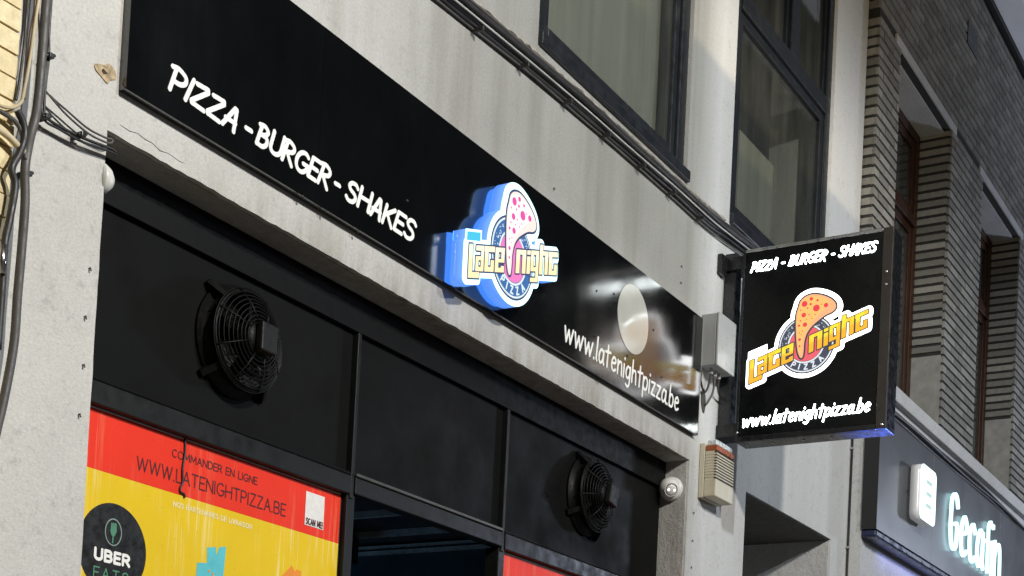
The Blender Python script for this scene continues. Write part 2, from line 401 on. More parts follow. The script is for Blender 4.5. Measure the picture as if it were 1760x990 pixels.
M_led = emit('infrared_led', (1, .88, 1), 3.5)
M_vinyl_white = simple('white_vinyl', (.84, .84, .80), .45, 0, .03, 20)
M_vinyl_black = simple('black_vinyl', (.012, .012, .012), .4, 0, .1, 20)
M_vinyl_maroon = simple('dark_print', (.05, .012, .012), .45, 0, .2, 30)
M_vinyl_green = simple('green_print', (.075, .24, .14), .45, 0, .1, 20)
M_vinyl_teal = simple('teal_print', (.10, .50, .55), .45, 0, .08, 20)
M_vinyl_orange = simple('orange_print', (.80, .26, .02), .45, 0, .08, 20)
M_curtain = None

def fascia_mat():
    mt, nt, b, N, L = new_mat('glossy_black_fascia')
    L(ramp(nt, noise(nt, 2.5, 6), [(.3, (.0022, .0024, .0026)), (.7, (.004, .0042, .0045))]), b.inputs['Base Color'])
    L(ramp(nt, noise(nt, 3, 5, .6, (1, 1, .4), 5), [(.3, .09), (.7, .19)]), b.inputs['Roughness'])
    b.inputs['IOR'].default_value = 1.95
    bump(nt, b, noise(nt, 2.2, 2, off=4), .06, .02)
    return mt
M_fascia = fascia_mat()
def poster_mat(name, col, drip):
    mt, nt, b, N, L = new_mat(name)
    c = ramp(nt, noise(nt, 4, 4), [(.3, tuple(q*.9 for q in col)), (.7, col)])
    st = ramp(nt, noise(nt, 1, 5, .7, (42, 42, 1.6), 3), [(.52, 0.0), (.64, 1.0)])
    ar = ramp(nt, noise(nt, 3.2, 3, .5, off=9), [(.40, 0.0), (.60, .75)])
    c = mix(nt, mix(nt, 1.0, st, ar, 'MULTIPLY'), c, drip)
    sp = ramp(nt, noise(nt, 130, 2, .5, off=7), [(.70, 0.0), (.74, .6)])
    c = mix(nt, sp, c, tuple(q*.55 for q in col))
    L(c, b.inputs['Base Color']); b.inputs['Roughness'].default_value = .5; b.inputs['Specular IOR Level'].default_value = .22
    bump(nt, b, noise(nt, 1, 3, .6, (9, 9, 1.1), 5), .25, .01)
    return mt
M_red = poster_mat('red_poster_print', (.80, .036, .014), (.80, .15, .08))
M_yellow = poster_mat('yellow_poster_print', (.78, .53, .012), (.84, .72, .32))
def brick_mat(name, dark, light):
    mt, nt, b, N, L = new_mat(name)
    a = N('ShaderNodeVertexColor'); a.layer_name = 'tone'
    s = N('ShaderNodeSeparateColor'); L(a.outputs[0], s.inputs[0])
    c = ramp(nt, s.outputs[0], [(0.0, dark), (1.0, light)])
    c = mix(nt, 1.0, c, ramp(nt, noise(nt, 30, 5, .7), [(.25, .72), (.75, 1.1)]), 'MULTIPLY')
    L(c, b.inputs['Base Color']); b.inputs['Roughness'].default_value = .85
    bump(nt, b, noise(nt, 60, 5, .7, off=2), .5, .006)
    return mt
M_brick = brick_mat('weathered_brick', (.165, .158, .138), (.29, .28, .25))
M_mortar = simple('dark_mortar', (.024, .0235, .021), .95, 0, .3, 30)
M_ybrick = brick_mat('yellow_painted_brick', (.80, .67, .40), (.84, .71, .44))
M_ymortar = simple('yellow_painted_joint', (.42, .32, .16), .9, 0, .2, 20)
def glass_mat(name, tint, dirt):
    mt, nt, b, N, L = new_mat(name); out = nt.nodes['Material Output']; nt.nodes.remove(b)
    t = N('ShaderNodeBsdfTransparent'); t.inputs[0].default_value = (*tint, 1)
    g = N('ShaderNodeBsdfGlossy'); g.inputs['Roughness'].default_value = .03
    d = N('ShaderNodeBsdfDiffuse'); d.inputs[0].default_value = (.4, .41, .38, 1)
    lw = N('ShaderNodeLayerWeight'); lw.inputs[0].default_value = .5; pw = N('ShaderNodeMath'); pw.operation = 'POWER'; L(lw.outputs['Facing'], pw.inputs[0]); pw.inputs[1].default_value = 4.5; fr = N('ShaderNodeMath'); fr.operation = 'MULTIPLY_ADD'; L(pw.outputs[0], fr.inputs[0]); fr.inputs[1].default_value = .75; fr.inputs[2].default_value = .035
    m1 = N('ShaderNodeMixShader'); L(ramp(nt, noise(nt, 3, 5, .6, (4, 4, .7)), [(.3, dirt*.5), (.7, dirt*1.4)]), m1.inputs[0]); L(t.outputs[0], m1.inputs[1]); L(d.outputs[0], m1.inputs[2])
    m2 = N('ShaderNodeMixShader'); L(fr.outputs[0], m2.inputs[0]); L(m1.outputs[0], m2.inputs[1]); L(g.outputs[0], m2.inputs[2])
    L(m2.outputs[0], out.inputs[0]); return mt
M_glass = glass_mat('window_glass', (.86, .875, .85), .05)
M_glass_dark = glass_mat('dark_window_glass', (.55, .58, .58), .10)
def curtain_mat():
    mt, nt, b, N, L = new_mat('net_curtain')
    L(ramp(nt, noise(nt, 1, 3, .5, (14, 14, .25), 2), [(.3, (.20, .203, .178)), (.7, (.27, .272, .24))]), b.inputs['Base Color'])
    b.inputs['Roughness'].default_value = .95; return mt
M_curtain = curtain_mat()

# ------------------------------------------------------------------ the setting: road, pavement
def struct(name, mb, mat):
    o = mb.build(name, mat); o['kind'] = 'structure'; return o
M_asphalt = simple('asphalt', (.05, .05, .05), .85, 0, .3, 40, .4, 200)
M_paving = simple('paving_slabs', (.22, .21, .20), .85, 0, .25, 6, .3, 90)
struct('ground', MB().box(-150, 150, -150, 150, -1.0, -.30), M_asphalt)
struct('road', MB().box(-150, 150, -7.4, -1.9, -.296, -.10), M_asphalt)
struct('pavement', MB().box(-150, 150, -1.75, 12, -.296, .0), M_paving)
struct('kerb', MB().box(-150, 150, -1.9, -1.75, -.296, .003), M_sill)

# ------------------------------------------------------------------ the shop building
ZL = 3.553; XO0, XO1 = 3.062, 7.10
WT = .42
shop = empty('shop_building', (6.1, 0, 0), 'pale rendered shop building carrying the long black fascia, with tall black-framed windows', 'building')
rj = random.Random(3)
def jag(a, b, step=.05, amp=.0015):
    a = np.array(a); b = np.array(b); n = max(2, int(np.hypot(*(b-a))/step)); nrm = np.array([-(b-a)[1], (b-a)[0]])/np.hypot(*(b-a))
    return [tuple(a+(b-a)*i/n+nrm*(rj.uniform(-amp, amp) if 0 < i else 0)) for i in range(n)]
W1 = (5.405, 6.912, 4.93, 7.25); W2 = (7.462, 8.985, 4.93, 7.45); DR = (7.857, 9.265)
top = 8.2
outer = [(2.735, 0), (XO0, 0)]+jag((XO0, 0.01), (XO0, ZL))+jag((XO0, ZL), (XO1, ZL), .03, .002)+jag((XO1, ZL), (XO1, 0.01), .03, .002)+[(XO1, 0), (DR[0], 0), (DR[0], ZL+.003), (DR[1], ZL+.003), (DR[1], 0), (9.56, 0), (9.56, top), (2.735, top)]
def loop_rect(r): return [(r[0], r[2]), (r[1], r[2]), (r[1], r[3]), (r[0], r[3])]
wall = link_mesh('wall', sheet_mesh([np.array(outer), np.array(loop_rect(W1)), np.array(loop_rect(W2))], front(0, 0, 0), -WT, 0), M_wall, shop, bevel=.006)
# cement lining of the right reveal and of the soffit, 3 mm proud
MB().box(XO1-.004, XO1+.02, .012, WT-.01, .01, ZL-.006).build('reveal', M_reveal, shop)
MB().box(XO0+.01, XO1-.006, .02, WT-.01, ZL-.004, ZL+.02).build('soffit', M_reveal, shop)
MB().box(DR[1]-.004, DR[1]+.02, .012, 1.15, .01, ZL-.006).build('reveal', M_reveal, shop)
# doorway beyond the projecting sign: dark recessed back
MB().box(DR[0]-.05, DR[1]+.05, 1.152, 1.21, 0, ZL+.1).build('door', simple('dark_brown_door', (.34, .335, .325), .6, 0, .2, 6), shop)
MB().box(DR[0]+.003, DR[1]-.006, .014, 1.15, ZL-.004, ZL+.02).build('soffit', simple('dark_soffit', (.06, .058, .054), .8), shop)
MB().box(DR[0]-.03, DR[0]+.002, WT+.002, 1.15, .01, ZL-.006).build('reveal', M_reveal, shop)
# damaged plaster and anchors
def blob_items(px, py, r, n=7, seed=1):
    q = random.Random(seed); p = at(px, py, 0)
    return [('poly', catmull([(p.x+math.cos(a)*r*q.uniform(.5, 1.25), p.z+math.sin(a)*r*q.uniform(.4, .9)) for a in [i*2*math.pi/n for i in range(n)]], 3))]
art(blob_items(182, 127, .038, 9, 5), front(0, 0, 0), .0005, .0035, 'plaster_patch', simple('exposed_plaster', (.40, .31, .19), .95, 0, .5, 60, .8, 80), shop)
art(blob_items(178, 124, .010, 6, 2), front(0, 0, 0), .0035, .0050, 'plaster_hole', simple('deep_hole', (.05, .035, .02), .95), shop)
ck = [at(px, py, -.0005) for px, py in ((206, 214), (222, 225), (236, 229), (250, 240), (262, 246), (275, 259), (290, 264), (308, 277), (318, 281))]
MB().tube(ck, [.0005, .0011, .0007, .0012, .0008, .0012, .0006, .0008, .0003], 5).build('crack', simple('deep_crack', (.05, .045, .04), .95), shop)
mb = MB()
for px, py in ((153, 462), (145, 545), (142, 628), (135, 713), (1191, 881), (1189, 929), (1187, 975), (1170, 458), (1169, 486), (951, 324), (520, 60)):
    p = at(px, py, 0)
    MB().tube([p+Vector((0, .004, 0)), p+Vector((0, -.006, .002)), p+Vector((.001, -.007, -.007))], .0026, 7).build('wall_anchor', M_cable, shop)

# --- shopfront in the opening
PY = .15
XM1, XM2 = 4.461, 5.530
ZT0, ZT1 = 2.815, 2.892
for a, b in ((XO0, XM1), (XM1, XM2), (XM2, XO1-.005)):
    MB().box(a+.012, b-.012, PY, PY+.03, ZT1-.01, ZL-.004).build('signboard_panel', M_bay, shop, bevel=.002)
    mbx = MB().box(a+.014, b-.014, PY-.028, PY+.03, ZT0 if a == XM1 else 2.8085, ZT1-.014); mbx.build('transom', M_trim, shop, bevel=.004)
    MB().box(a+.014, b-.014, PY-(.034 if a == XM1 else .024), PY-.004, ZT1-.012, ZT1).build('transom_trim', simple('worn_trim_edge', (.06, .06, .055), .4) if a == XM1 else M_bay, shop, bevel=.003)
MB().box(XO0+.004, XO1-.006, PY-.022, PY-.002, 3.412, ZL-.005).build('header_band', simple('black_header', (.003, .003, .003), .6, spec=.15), shop, bevel=.002)
for xm in (XM1, XM2):
    MB().box(xm-.010, xm+.010, PY-.024, PY+.03, ZT0-.02, 3.4105).build('mullion', M_trim, shop, bevel=.003)
    MB().box(xm-.022, xm+.028, PY-.018, PY+.05, .005, ZT0-.004).build('door_post', M_trim, shop, bevel=.004)
MB().box(XO0+.005, XM1-.024, PY+.004, PY+.03, .3, ZT0-.002).build('shop_window', M_glass_dark, shop)
MB().box(XM2+.030, XO1-.006, PY+.004, PY+.03, .3, ZT0-.002).build('shop_window', M_glass_dark, shop)
MB().box(XO0+.005, XM1-.024, PY+.0, PY+.2, .003, .298).build('stall_riser', M_bay, shop)
MB().box(XM2+.030, XO1-.006, PY+.0, PY+.2, .003, .298).build('stall_riser', M_bay, shop)
# the dim room behind the open door
M_room = simple('dark_teal_room_paint', (.035, .06, .075), .5, 0, .3, 2)
M_room2 = simple('dark_room_paint', (.02, .024, .03), .5, 0, .3, 2)
mb = MB(); mb.box(3.2, 7.0, .44, 5.0, 3.19, 3.25); mb.build('ceiling', M_room2, shop)
mb = MB(); mb.box(7.0, 7.06, .44, 5.0, .004, 3.18); mb.build('inner_wall', M_room, shop)
mb = MB(); mb.box(3.2, 6.99, 5.0, 5.06, .004, 3.18); mb.build('inner_wall', M_room, shop)
mb = MB(); mb.box(3.14, 3.2, .44, 5.0, .004, 3.18); mb.build('inner_wall', M_room2, shop)
M_rail = simple('pale_rail', (.35, .38, .38), .3, 0, .3, 6)
MB().box(6.955, 6.998, .5, 4.9, 3.135, 3.152).build('ceiling_rail', M_rail, shop)
MB().box(6.93, 6.998, .5, 4.9, 3.165, 3.175).build('ceiling_rail', M_rail, shop)
for xx in (6.62, 6.18): MB().box(xx, xx+.03, .5, 4.9, 3.155, 3.187).build('ceiling_rail', M_rail, shop)
MB().box(6.2, 6.6, 1.7, 2.5, 3.0, 3.15).build('ceiling_duct', M_room2, shop, bevel=.01)

# --- upper windows of the shop building
def sash(bx, mat_frame, parent, y0, y1, w):
    x0, x1, z0, z1 = bx
    mb = MB(); mb.box(x0, x0+w, y0, y1, z0, z1); mb.box(x1-w, x1, y0, y1, z0, z1)
    mb.box(x0+w, x1-w, y0, y1, z0, z0+w); mb.box(x0+w, x1-w, y0, y1, z1-w, z1)
    return mb
def folds(x0, x1, y, z0, z1, amp, wl, seed):
    q = random.Random(seed); n = int((x1-x0)/.012); v = []; f = []; ph = q.uniform(0, 6)
    for i in range(n+1):
        x = x0+(x1-x0)*i/n; yy = y+amp*math.sin(x/wl*6.28+ph+.8*math.sin(x*9+ph))+amp*.4*math.sin(x/wl*15)
        v += [(x, yy, z0), (x, yy, z1), (x, yy+.004, z0), (x, yy+.004, z1)]
    for i in range(n):
        a = 4*i; f += [(a, a+4, a+5, a+1), (a+2, a+3, a+7, a+6), (a+1, a+5, a+7, a+3), (a, a+2, a+6, a+4)]
    f += [(0, 1, 3, 2), (4*n, 4*n+2, 4*n+3, 4*n+1)]
    return MB().add(v, f)
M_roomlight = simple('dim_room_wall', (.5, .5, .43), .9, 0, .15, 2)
def room(bx, depth, nm):
    x0, x1, z0, z1 = bx; y0 = WT+.003; y1 = WT+depth
    mb = MB(); mb.box(x0-.3, x1+.3, y1, y1+.04, z0-.3, z1+.3); mb.box(x0-.34, x0-.3, y0, y1, z0-.3, z1+.3); mb.box(x1+.3, x1+.34, y0, y1, z0-.3, z1+.3)
    mb.box(x0-.34, x1+.34, y0, y1+.04, z0-.34, z0-.3); mb.box(x0-.34, x1+.34, y0, y1+.04, z1+.3, z1+.34)
    mb.build('room_lining', M_roomlight, shop)
w = sash(W1, M_frame, shop, .02, .10, .085).build('window', M_frame, shop, bevel=.006)
g = MB(); g.box(W1[0]-.0, W1[1], -.022, .018, W1[2]-.012, W1[2]+.045); g.build('sill', M_frame, w, bevel=.005)
ins = (W1[0]+.087, W1[1]-.087, W1[2]+.087, W1[3]-.087)
sash(ins, M_frame, w, .035, .085, .05).build('sash', M_frame, w, bevel=.006)
MB().box(ins[0]+.052, ins[1]-.052, .055, .065, ins[2]+.052, ins[3]-.052).build('pane', M_glass, w)
folds(ins[0]+.0, ins[0]+.34, .118, ins[2]-.1, ins[3], .014, .16, 2).build('curtain', M_curtain, w)
folds(ins[0]+.30, ins[1]+.02, .150, ins[2]-.1, ins[3], .008, .42, 5).build('curtain', M_curtain, w)
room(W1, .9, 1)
# right window: a fixed light above a lower sash, with a vertical bar in the upper part
w = sash(W2, M_frame, shop, .02, .10, .085).build('window', M_frame, shop, bevel=.006)
g = MB(); g.box(W2[0], W2[1], -.022, .018, W2[2]-.012, W2[2]+.045); g.build('sill', M_frame, w, bevel=.005)
ZTR = 6.14
MB().box(W2[0]+.087, W2[1]-.087, .012, .092, ZTR, ZTR+.10).build('transom', M_frame, w, bevel=.006)
MB().box(8.27, 8.40, .014, .090, ZTR+.102, W2[3]-.087).build('mullion', M_frame, w, bevel=.006)
low = (W2[0]+.087, W2[1]-.087, W2[2]+.087, ZTR-.002)
sash(low, M_frame, w, .03, .085, .055).build('sash', M_frame, w, bevel=.006)
MB().box(low[0]+.057, low[1]-.057, .055, .065, low[2]+.057, low[3]-.057).build('pane', M_glass, w)
for a, b in ((W2[0]+.087, 8.268), (8.402, W2[1]-.087)):
    q = (a, b, ZTR+.103, W2[3]-.089); sash(q, M_frame, w, .035, .085, .03).build('sash', M_frame, w, bevel=.005)
    MB().box(a+.032, b-.032, .055, .065, q[2]+.032, q[3]-.032).build('pane', M_glass, w)
folds(low[0]+.0, low[0]+.26, .13, low[2]-.1, W2[3], .018, .12, 7).build('curtain', M_curtain, w)
MB().box(low[1]-.66, low[1]-.12, .30, .33, low[2]-.1, low[2]+.80).build('blind', M_curtain, w)
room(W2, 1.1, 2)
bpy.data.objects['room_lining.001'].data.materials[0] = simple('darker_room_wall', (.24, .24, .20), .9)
MB().box(low[0]+.36, low[0]+.62, .55, .75, low[2]-.2, W2[3]).build('cupboard', simple('dim_cupboard', (.13, .125, .105), .7), shop)

# ------------------------------------------------------------------ brickwork
def brick_run(mb, x0, x1, z0, z1, y, depth, course, length, joint, vj, skip=None, bond=.5, seed=0):
    q = random.Random(seed); n = int(round((z1-z0)/course)); c = (z1-z0)/n
    for i in range(n):
        za = z0+i*c+joint/2; zb = z0+(i+1)*c-joint/2; x = x0-(length*bond if i % 2 else 0)-q.uniform(0, .03)
        while x < x1:
            a = max(x, x0); b = min(x+length-vj, x1)
            if b-a > .015: mb.box(a, b, y+q.uniform(-.0015, .0015), y+depth, za+q.uniform(-.001, .001), zb+q.uniform(-.001, .001), tone=q.random())
            x += length
def brick_side(mb, x, y0, y1, z0, z1, depth, course, joint, seed=0):
    """courses on a face looking back along the street (-x)"""
    q = random.Random(seed); n = int(round((z1-z0)/course)); c = (z1-z0)/n
    for i in range(n):
        mb.box(x+q.uniform(-.001, .001), x+depth, y0, y1, z0+i*c+joint/2, z0+(i+1)*c-joint/2, tone=q.random())
# yellow house on the far left
yh = empty('yellow_brick_house', (1.4, .05, 0), 'yellow painted house wall at the left edge, behind the hanging cables', 'house')
mb = MB(); brick_run(mb, -.6, 2.705, 2.4, 5.6, -.035, .04, .0625, 1.4, .0055, .003, seed=4); mb.build('brickwork', M_ybrick, yh)
MB().box(-.6, 2.70, -.0295, .4, 0, 6.5).build('wall', M_ymortar, yh)
MB().box(2.701, 2.734, -.005, .4, 0, 6.5).build('corner_strip', M_white, yh)
# brick house on the right
BY = -.08
bh = empty('brick_house', (13, 0, 0), 'grey brick house on the right with deep brown-framed windows', 'house')
WINS = [(10.03, 11.34), (12.27, 13.58), (14.5, 15.8), (16.8, 18.1)]
WZ0, WZ1 = 4.745, 7.06; BT = 8.44; BX0, BX1 = 9.578, 19.0
course = .0667
mb = MB(); core = MB(); D = .022
nlow = round((WZ1-WZ0)/course)
xs = [BX0]+[v for wv in WINS for v in wv]+[BX1]
for i in range(0, len(xs), 2):
    a, b = xs[i], xs[i+1]
    core.box(a+.006, b-.006, BY+.010, .42, WZ0, WZ1)
    ln = .215
    brick_run(mb, a, b, WZ0, WZ0+nlow*course, BY, D, course, ln, .020, .010, seed=20+i)
core.box(BX0+.006, BX1, BY+.010, .42, WZ1+.001, BT)
brick_run(mb, BX0, BX1, WZ1+.07, BT-.01, BY, D, course, .215, .020, .010, seed=60)
brick_side(mb, BX0-.004, BY+D+.001, .006, WZ0, WZ0+nlow*course, .012, course, .022, 77)
brick_side(mb, BX0-.004, BY+D+.001, .006, WZ1+.07, BT-.01, .012, course, .022, 78)
for k, (a, b) in enumerate(WINS):
    zs = WZ0+.62+.1*(k % 2)
    brick_side(mb, b-.006, BY+D+.001, .19, zs, WZ0+nlow*course, .03, course, .023, 90+k)
mb.build('brickwork', M_brick, bh); core.build('wall', M_mortar, bh)
for k, (a, b) in enumerate(WINS):
    MB().box(a-.11, b+.11, BY-.004, BY+.06, WZ1+.003, WZ1+.066).build('lintel', M_sill, bh, bevel=.004)
    MB().box(a+.004, b-.004, BY+.062, .40, WZ1-.012, WZ1-.001).build('window_soffit', M_gec, bh)
    MB().box(b-.008, b+.012, BY+.02, .19, WZ0+.002, WZ0+.60+.1*(k % 2)).build('plaster_jamb', simple('grimy_jamb_plaster', (.26, .255, .235), .9, 0, .2, 12, .3, 60), bh)
    y0 = .16
    fr = sash((a+.002, b-.01, WZ0+.004, WZ1-.014), M_wood, bh, y0, y0+.07, .075).build('window', M_wood, bh, bevel=.004)
    MB().box(a+.079, b-.087, y0-.012, y0+.05, 6.32, 6.40).build('transom', M_wood, fr, bevel=.004)
    for z0, z1 in ((WZ0+.083, 6.318), (6.402, WZ1-.092)):
        sash((a+.081, b-.089, z0, z1), M_wood, fr, y0+.012, y0+.055, .06).build('sash', M_wood, fr, bevel=.004)
        MB().box(a+.143, b-.151, y0+.03, y0+.038, z0+.062, z1-.062).build('pane', M_glass_dark, fr)
    MB().box(a-.2, b+.2, .8, .82, WZ0-.2, WZ1+.2).build('room_lining', M_roomlight, bh)
    if k < 3: folds(a+.1, b-.1, .30, WZ0+.05, 6.6, .015, .2, 30+k).build('curtain', M_curtain, fr)
MB().box(9.90, BX1, BY-.062, .30, WZ0-.105, WZ0-.004).build('sill', M_sill, bh, bevel=.008)
MB().box(BX0+.002, 9.898, BY-.004, .30, WZ0-.105, WZ0-.004).build('sill', M_sill, bh, bevel=.006)
MB().box(9.562, BX1, BY-.018, .42, 0.01, WZ0-.107).build('ground_floor_wall', M_gec, bh)
# air brick near the eaves
p0 = at(1664, 25, BY); p1 = at(1678, 102, BY)
MB().box(p0.x, p1.x, BY-.006, BY+.02, p1.z+.0, p0.z-.04).build('air_vent', M_vinyl_black, bh)
# overhanging eaves
M_eave = simple('pale_eaves_board', (.84, .86, .90), .6, 0, .06, 4)
e = MB(); e.box(BX0-.01, BX1, -.125, -.0, BT+.002, BT+.05); e.build('shadow_board', M_vinyl_black, bh)
e = MB(); e.box(BX0-.012, BX1, -.34, -.127, BT+.03, BT+.16); e.build('eaves_board', M_eave, bh, bevel=.008)
e = MB(); e.box(BX0-.012, BX1, -.60, -.37, BT+.05, BT+.16); e.build('eaves_board', M_eave, bh, bevel=.008)
e = MB(); e.box(BX0-.012, BX1, -1.15, -.61, BT+.06, BT+.16); e.build('eaves_board', M_eave, bh, bevel=.008)
e = MB(); e.box(BX0-.03, BX1, -1.2, .4, BT+.165, BT+.3); e.build('roof', M_vinyl_black, bh)
# drainpipe / joint strip between the two buildings
dp = MB(); dp.tube([(9.566, -.012, .01), (9.566, -.012, 4.70)], .010, 10)
o = dp.build('drain_rod', M_cable, None, (9.566, 0, 0), smooth=True); [MB().box(9.548, 9.584, -.026, -.002, z, z+.014).build('pipe_clip', M_steel, o) for z in (3.55, 4.20)]; tag(o, 'thin dark pipe up the joint between the pale wall and grey shopfront', 'pipe')

# ------------------------------------------------------------------ long black fascia sign
FX0, FX1, FZ0, FZ1, FYF = 3.095, 7.120, 3.682, 4.288, -.030
fs = empty('fascia_sign', ((FX0+FX1)/2, 0, FZ0), 'long glossy black fascia board with white handwritten lettering above the shopfront', 'sign')
XS = 3.975
MB().box(FX0, XS-.0007, FYF, -.002, FZ0, FZ1).build('board', M_fascia, fs)
MB().box(XS+.0007, FX1, FYF, -.002, FZ0, FZ1).build('board', M_fascia, fs)
MB().box(FX1+.001, FX1+.004, FYF-.001, -.002, FZ0, FZ1).build('edge_trim', M_boxgrey, fs)
def fascia_text(t, x0, x1, z0, h, w, shear, hand=1, gap=.17):
    return art(word(t, x1-x0, h, w, shear, gap, hand), front(x0, z0, FYF), .0004, .0018, 'lettering', M_vinyl_white, fs)
fascia_text('PIZZA', 3.252, 3.562, 3.756, .070, .0076, .30)
fascia_text('-', 3.600, 3.640, 3.753, .070, .0078, 0)
fascia_text('BURGER', 3.652, 4.032, 3.758, .070, .0076, .30)
fascia_text('-', 4.062, 4.100, 3.757, .070, .0078, 0)
fascia_text('SHAKES', 4.122, 4.540, 3.760, .071, .0078, .30)
fascia_text('www.latenightpizza.be', 5.690, 6.875, 3.742, .100, .0060, .06, 0, .2)
art([('circ', (0, 0), .160)], front(6.338, 4.036, FYF), .0004, .0018, 'round_sticker', simple('glossy_sticker', (.46, .46, .41), .12, 0, .05, 6, spec=.8), fs, h=.002)
for px, py in ((1025, 500), (1055, 505), (1022, 578), (1123, 567), (1034, 650), (1078, 612), (1137, 648), (615, 398), (560, 363), (520, 338), (700, 345)):
    p = at(px, py, FYF)
    MB().lathe([(.006, 0), (.006, .002), (.003, .0035)], p, (0, -1, 0), 10).build('rivet', M_vinyl_black, fs, smooth=True)

# ------------------------------------------------------------------ the illuminated emblem: shared artwork
SLICE = [(-.0491, .1921), (-.038, .2275), (-.0104, .2482), (.0304, .2548), (.0812, .2416), (.126, .2171), (.1488, .1927), (.153, .1679), (.1352, .149), (.0984, .1357), (.0618, .1131), (.0254, .0842), (.0017, .0506), (-.0091, .009), (-.0104, -.0337), (-.0152, -.0667), (-.0278, -.0683), (-.042, -.036), (-.0506, .0142), (-.0563, .0702), (-.0592, .132), (-.0564, .1685)]
SLICE = catmull(SLICE+[SLICE[0]], 4)[:-1]
CHEESE = catmull([(-.046, .19), (-.034, .22), (-.008, .238), (.03, .243), (.075, .232), (.112, .212), (.118, .196), (.085, .162), (.045, .128), (.012, .09), (-.012, .045), (-.022, .0), (-.025, -.04), (-.030, -.05), (-.040, -.02), (-.046, .03), (-.050, .09), (-.050, .15), (-.046, .19)], 3)[:-1]
PEP = [(-.015, .209, .015), (.0495, .1788, .0175), (.1005, .1872, .0115), (.0201, .2305, .009), (-.0168, .151, .012), (-.0081, .1000, .0115), (-.0400, .099, .006), (-.0339, .0254, .0075), (-.0322, -.0095, .005), (.018, .2035, .006), (.054, .2185, .006), (-.033, .123, .004), (.0, .126, .003), (.012, .15, .0035), (.002, .185, .004), (.028, .128, .003), (-.02, .068, .003), (-.036, .06, .003), (-.025, .05, .0025), (.045, .145, .003), (.075, .195, .003), (-.035, .178, .0035)]
K = .315
def base_v(u): return -.122+K*(u+.205)
BLK = {'L': [(0, .34, -.26, 1), (0, 1, -.26, -.04)],
 'a': [(0, 1, .80, 1), (.66, 1, 0, 1), (0, .34, 0, .58), (0, 1, 0, .17), (0, 1, .43, .58)],
 't': [(0, .36, 0, 1), (-.06, 1.04, .78, 1), (0, 1, 0, .19), (.66, 1, 0, .46)],
 'e': [(0, .34, 0, 1), (0, 1, .82, 1), (0, 1, 0, .18), (.66, 1, .40, 1), (0, 1, .40, .54), (.66, 1, 0, .26)],
 'n': [(0, .36, 0, 1), (0, 1, .80, 1), (.64, 1, 0, 1)],
 'i': [(.0, 1, 0, .74), (.0, 1, .82, 1)],
 'g': [(0, .34, .16, 1), (0, 1, .82, 1), (.66, 1, -.34, 1), (0, 1, .12, .29), (0, 1, -.34, -.16)],
 'h': [(0, .36, 0, 1.28), (0, 1, .82, 1.0), (.64, 1, 0, 1)]}
def block_letters():
    out = []
    for ch, a, b, h in (('L', -.303, -.222, .094), ('a', -.213, -.139, .093), ('t', -.204+.066, -.136+.064, .093), ('e', -.1318+.064, -.0660+.062, .0)):
        pass
    for ch, a, b, h in (('L', -.304, -.232, .098), ('a', -.258, -.206, .094), ('t', -.198, -.137, .094), ('e', -.128, -.066, .092),
                        ('n', .018, .087, .090), ('i', .096, .119, .090), ('g', .125, .181, .091), ('h', .189, .252, .091), ('t', .261, .322, .091)):
        for x0, x1, y0, y1 in BLK[ch]:
            ua, ub = a+(b-a)*x0, a+(b-a)*x1
            out.append(('poly', [(ua, base_v(ua)+y0*h), (ub, base_v(ub)+y0*h), (ub, base_v(ub)+y1*h), (ua, base_v(ua)+y1*h)]))
    return out
LET = block_letters(); LETA = [q for q in LET if q[1][0][0] < 0]; LETB = [q for q in LET if q[1][0][0] >= 0]
TAB = ('poly', [(-.318, -.05), (-.214, -.02), (-.214, .027), (-.318, -.004)])
def scaled(items, s):
    out = []
    for it in items:
        if it[0] == 'circ': out.append(('circ', (it[1][0]*s, it[1][1]*s), it[2]*s))
        else: out.append((it[0], [(p[0]*s, p[1]*s) for p in it[1]], *[q*s for q in it[2:]]))
    return out
def ring(r, w): return [('line', arc(0, 0, r, r, 0, 360, 64), w)]
def silhouette(g=.022):
    return [('circ', (0, 0), .154+g-.001), ('poly', SLICE, g+.012), TAB]+[('poly', it[1], g) for it in LET]
def letters_mat(name, top, bot, s, M, sc):
    """printed gradient of the emblem's letters: yellow above, orange below, following the slanted baseline"""
    mt, nt, b, N, L = new_mat(name)
    return mt
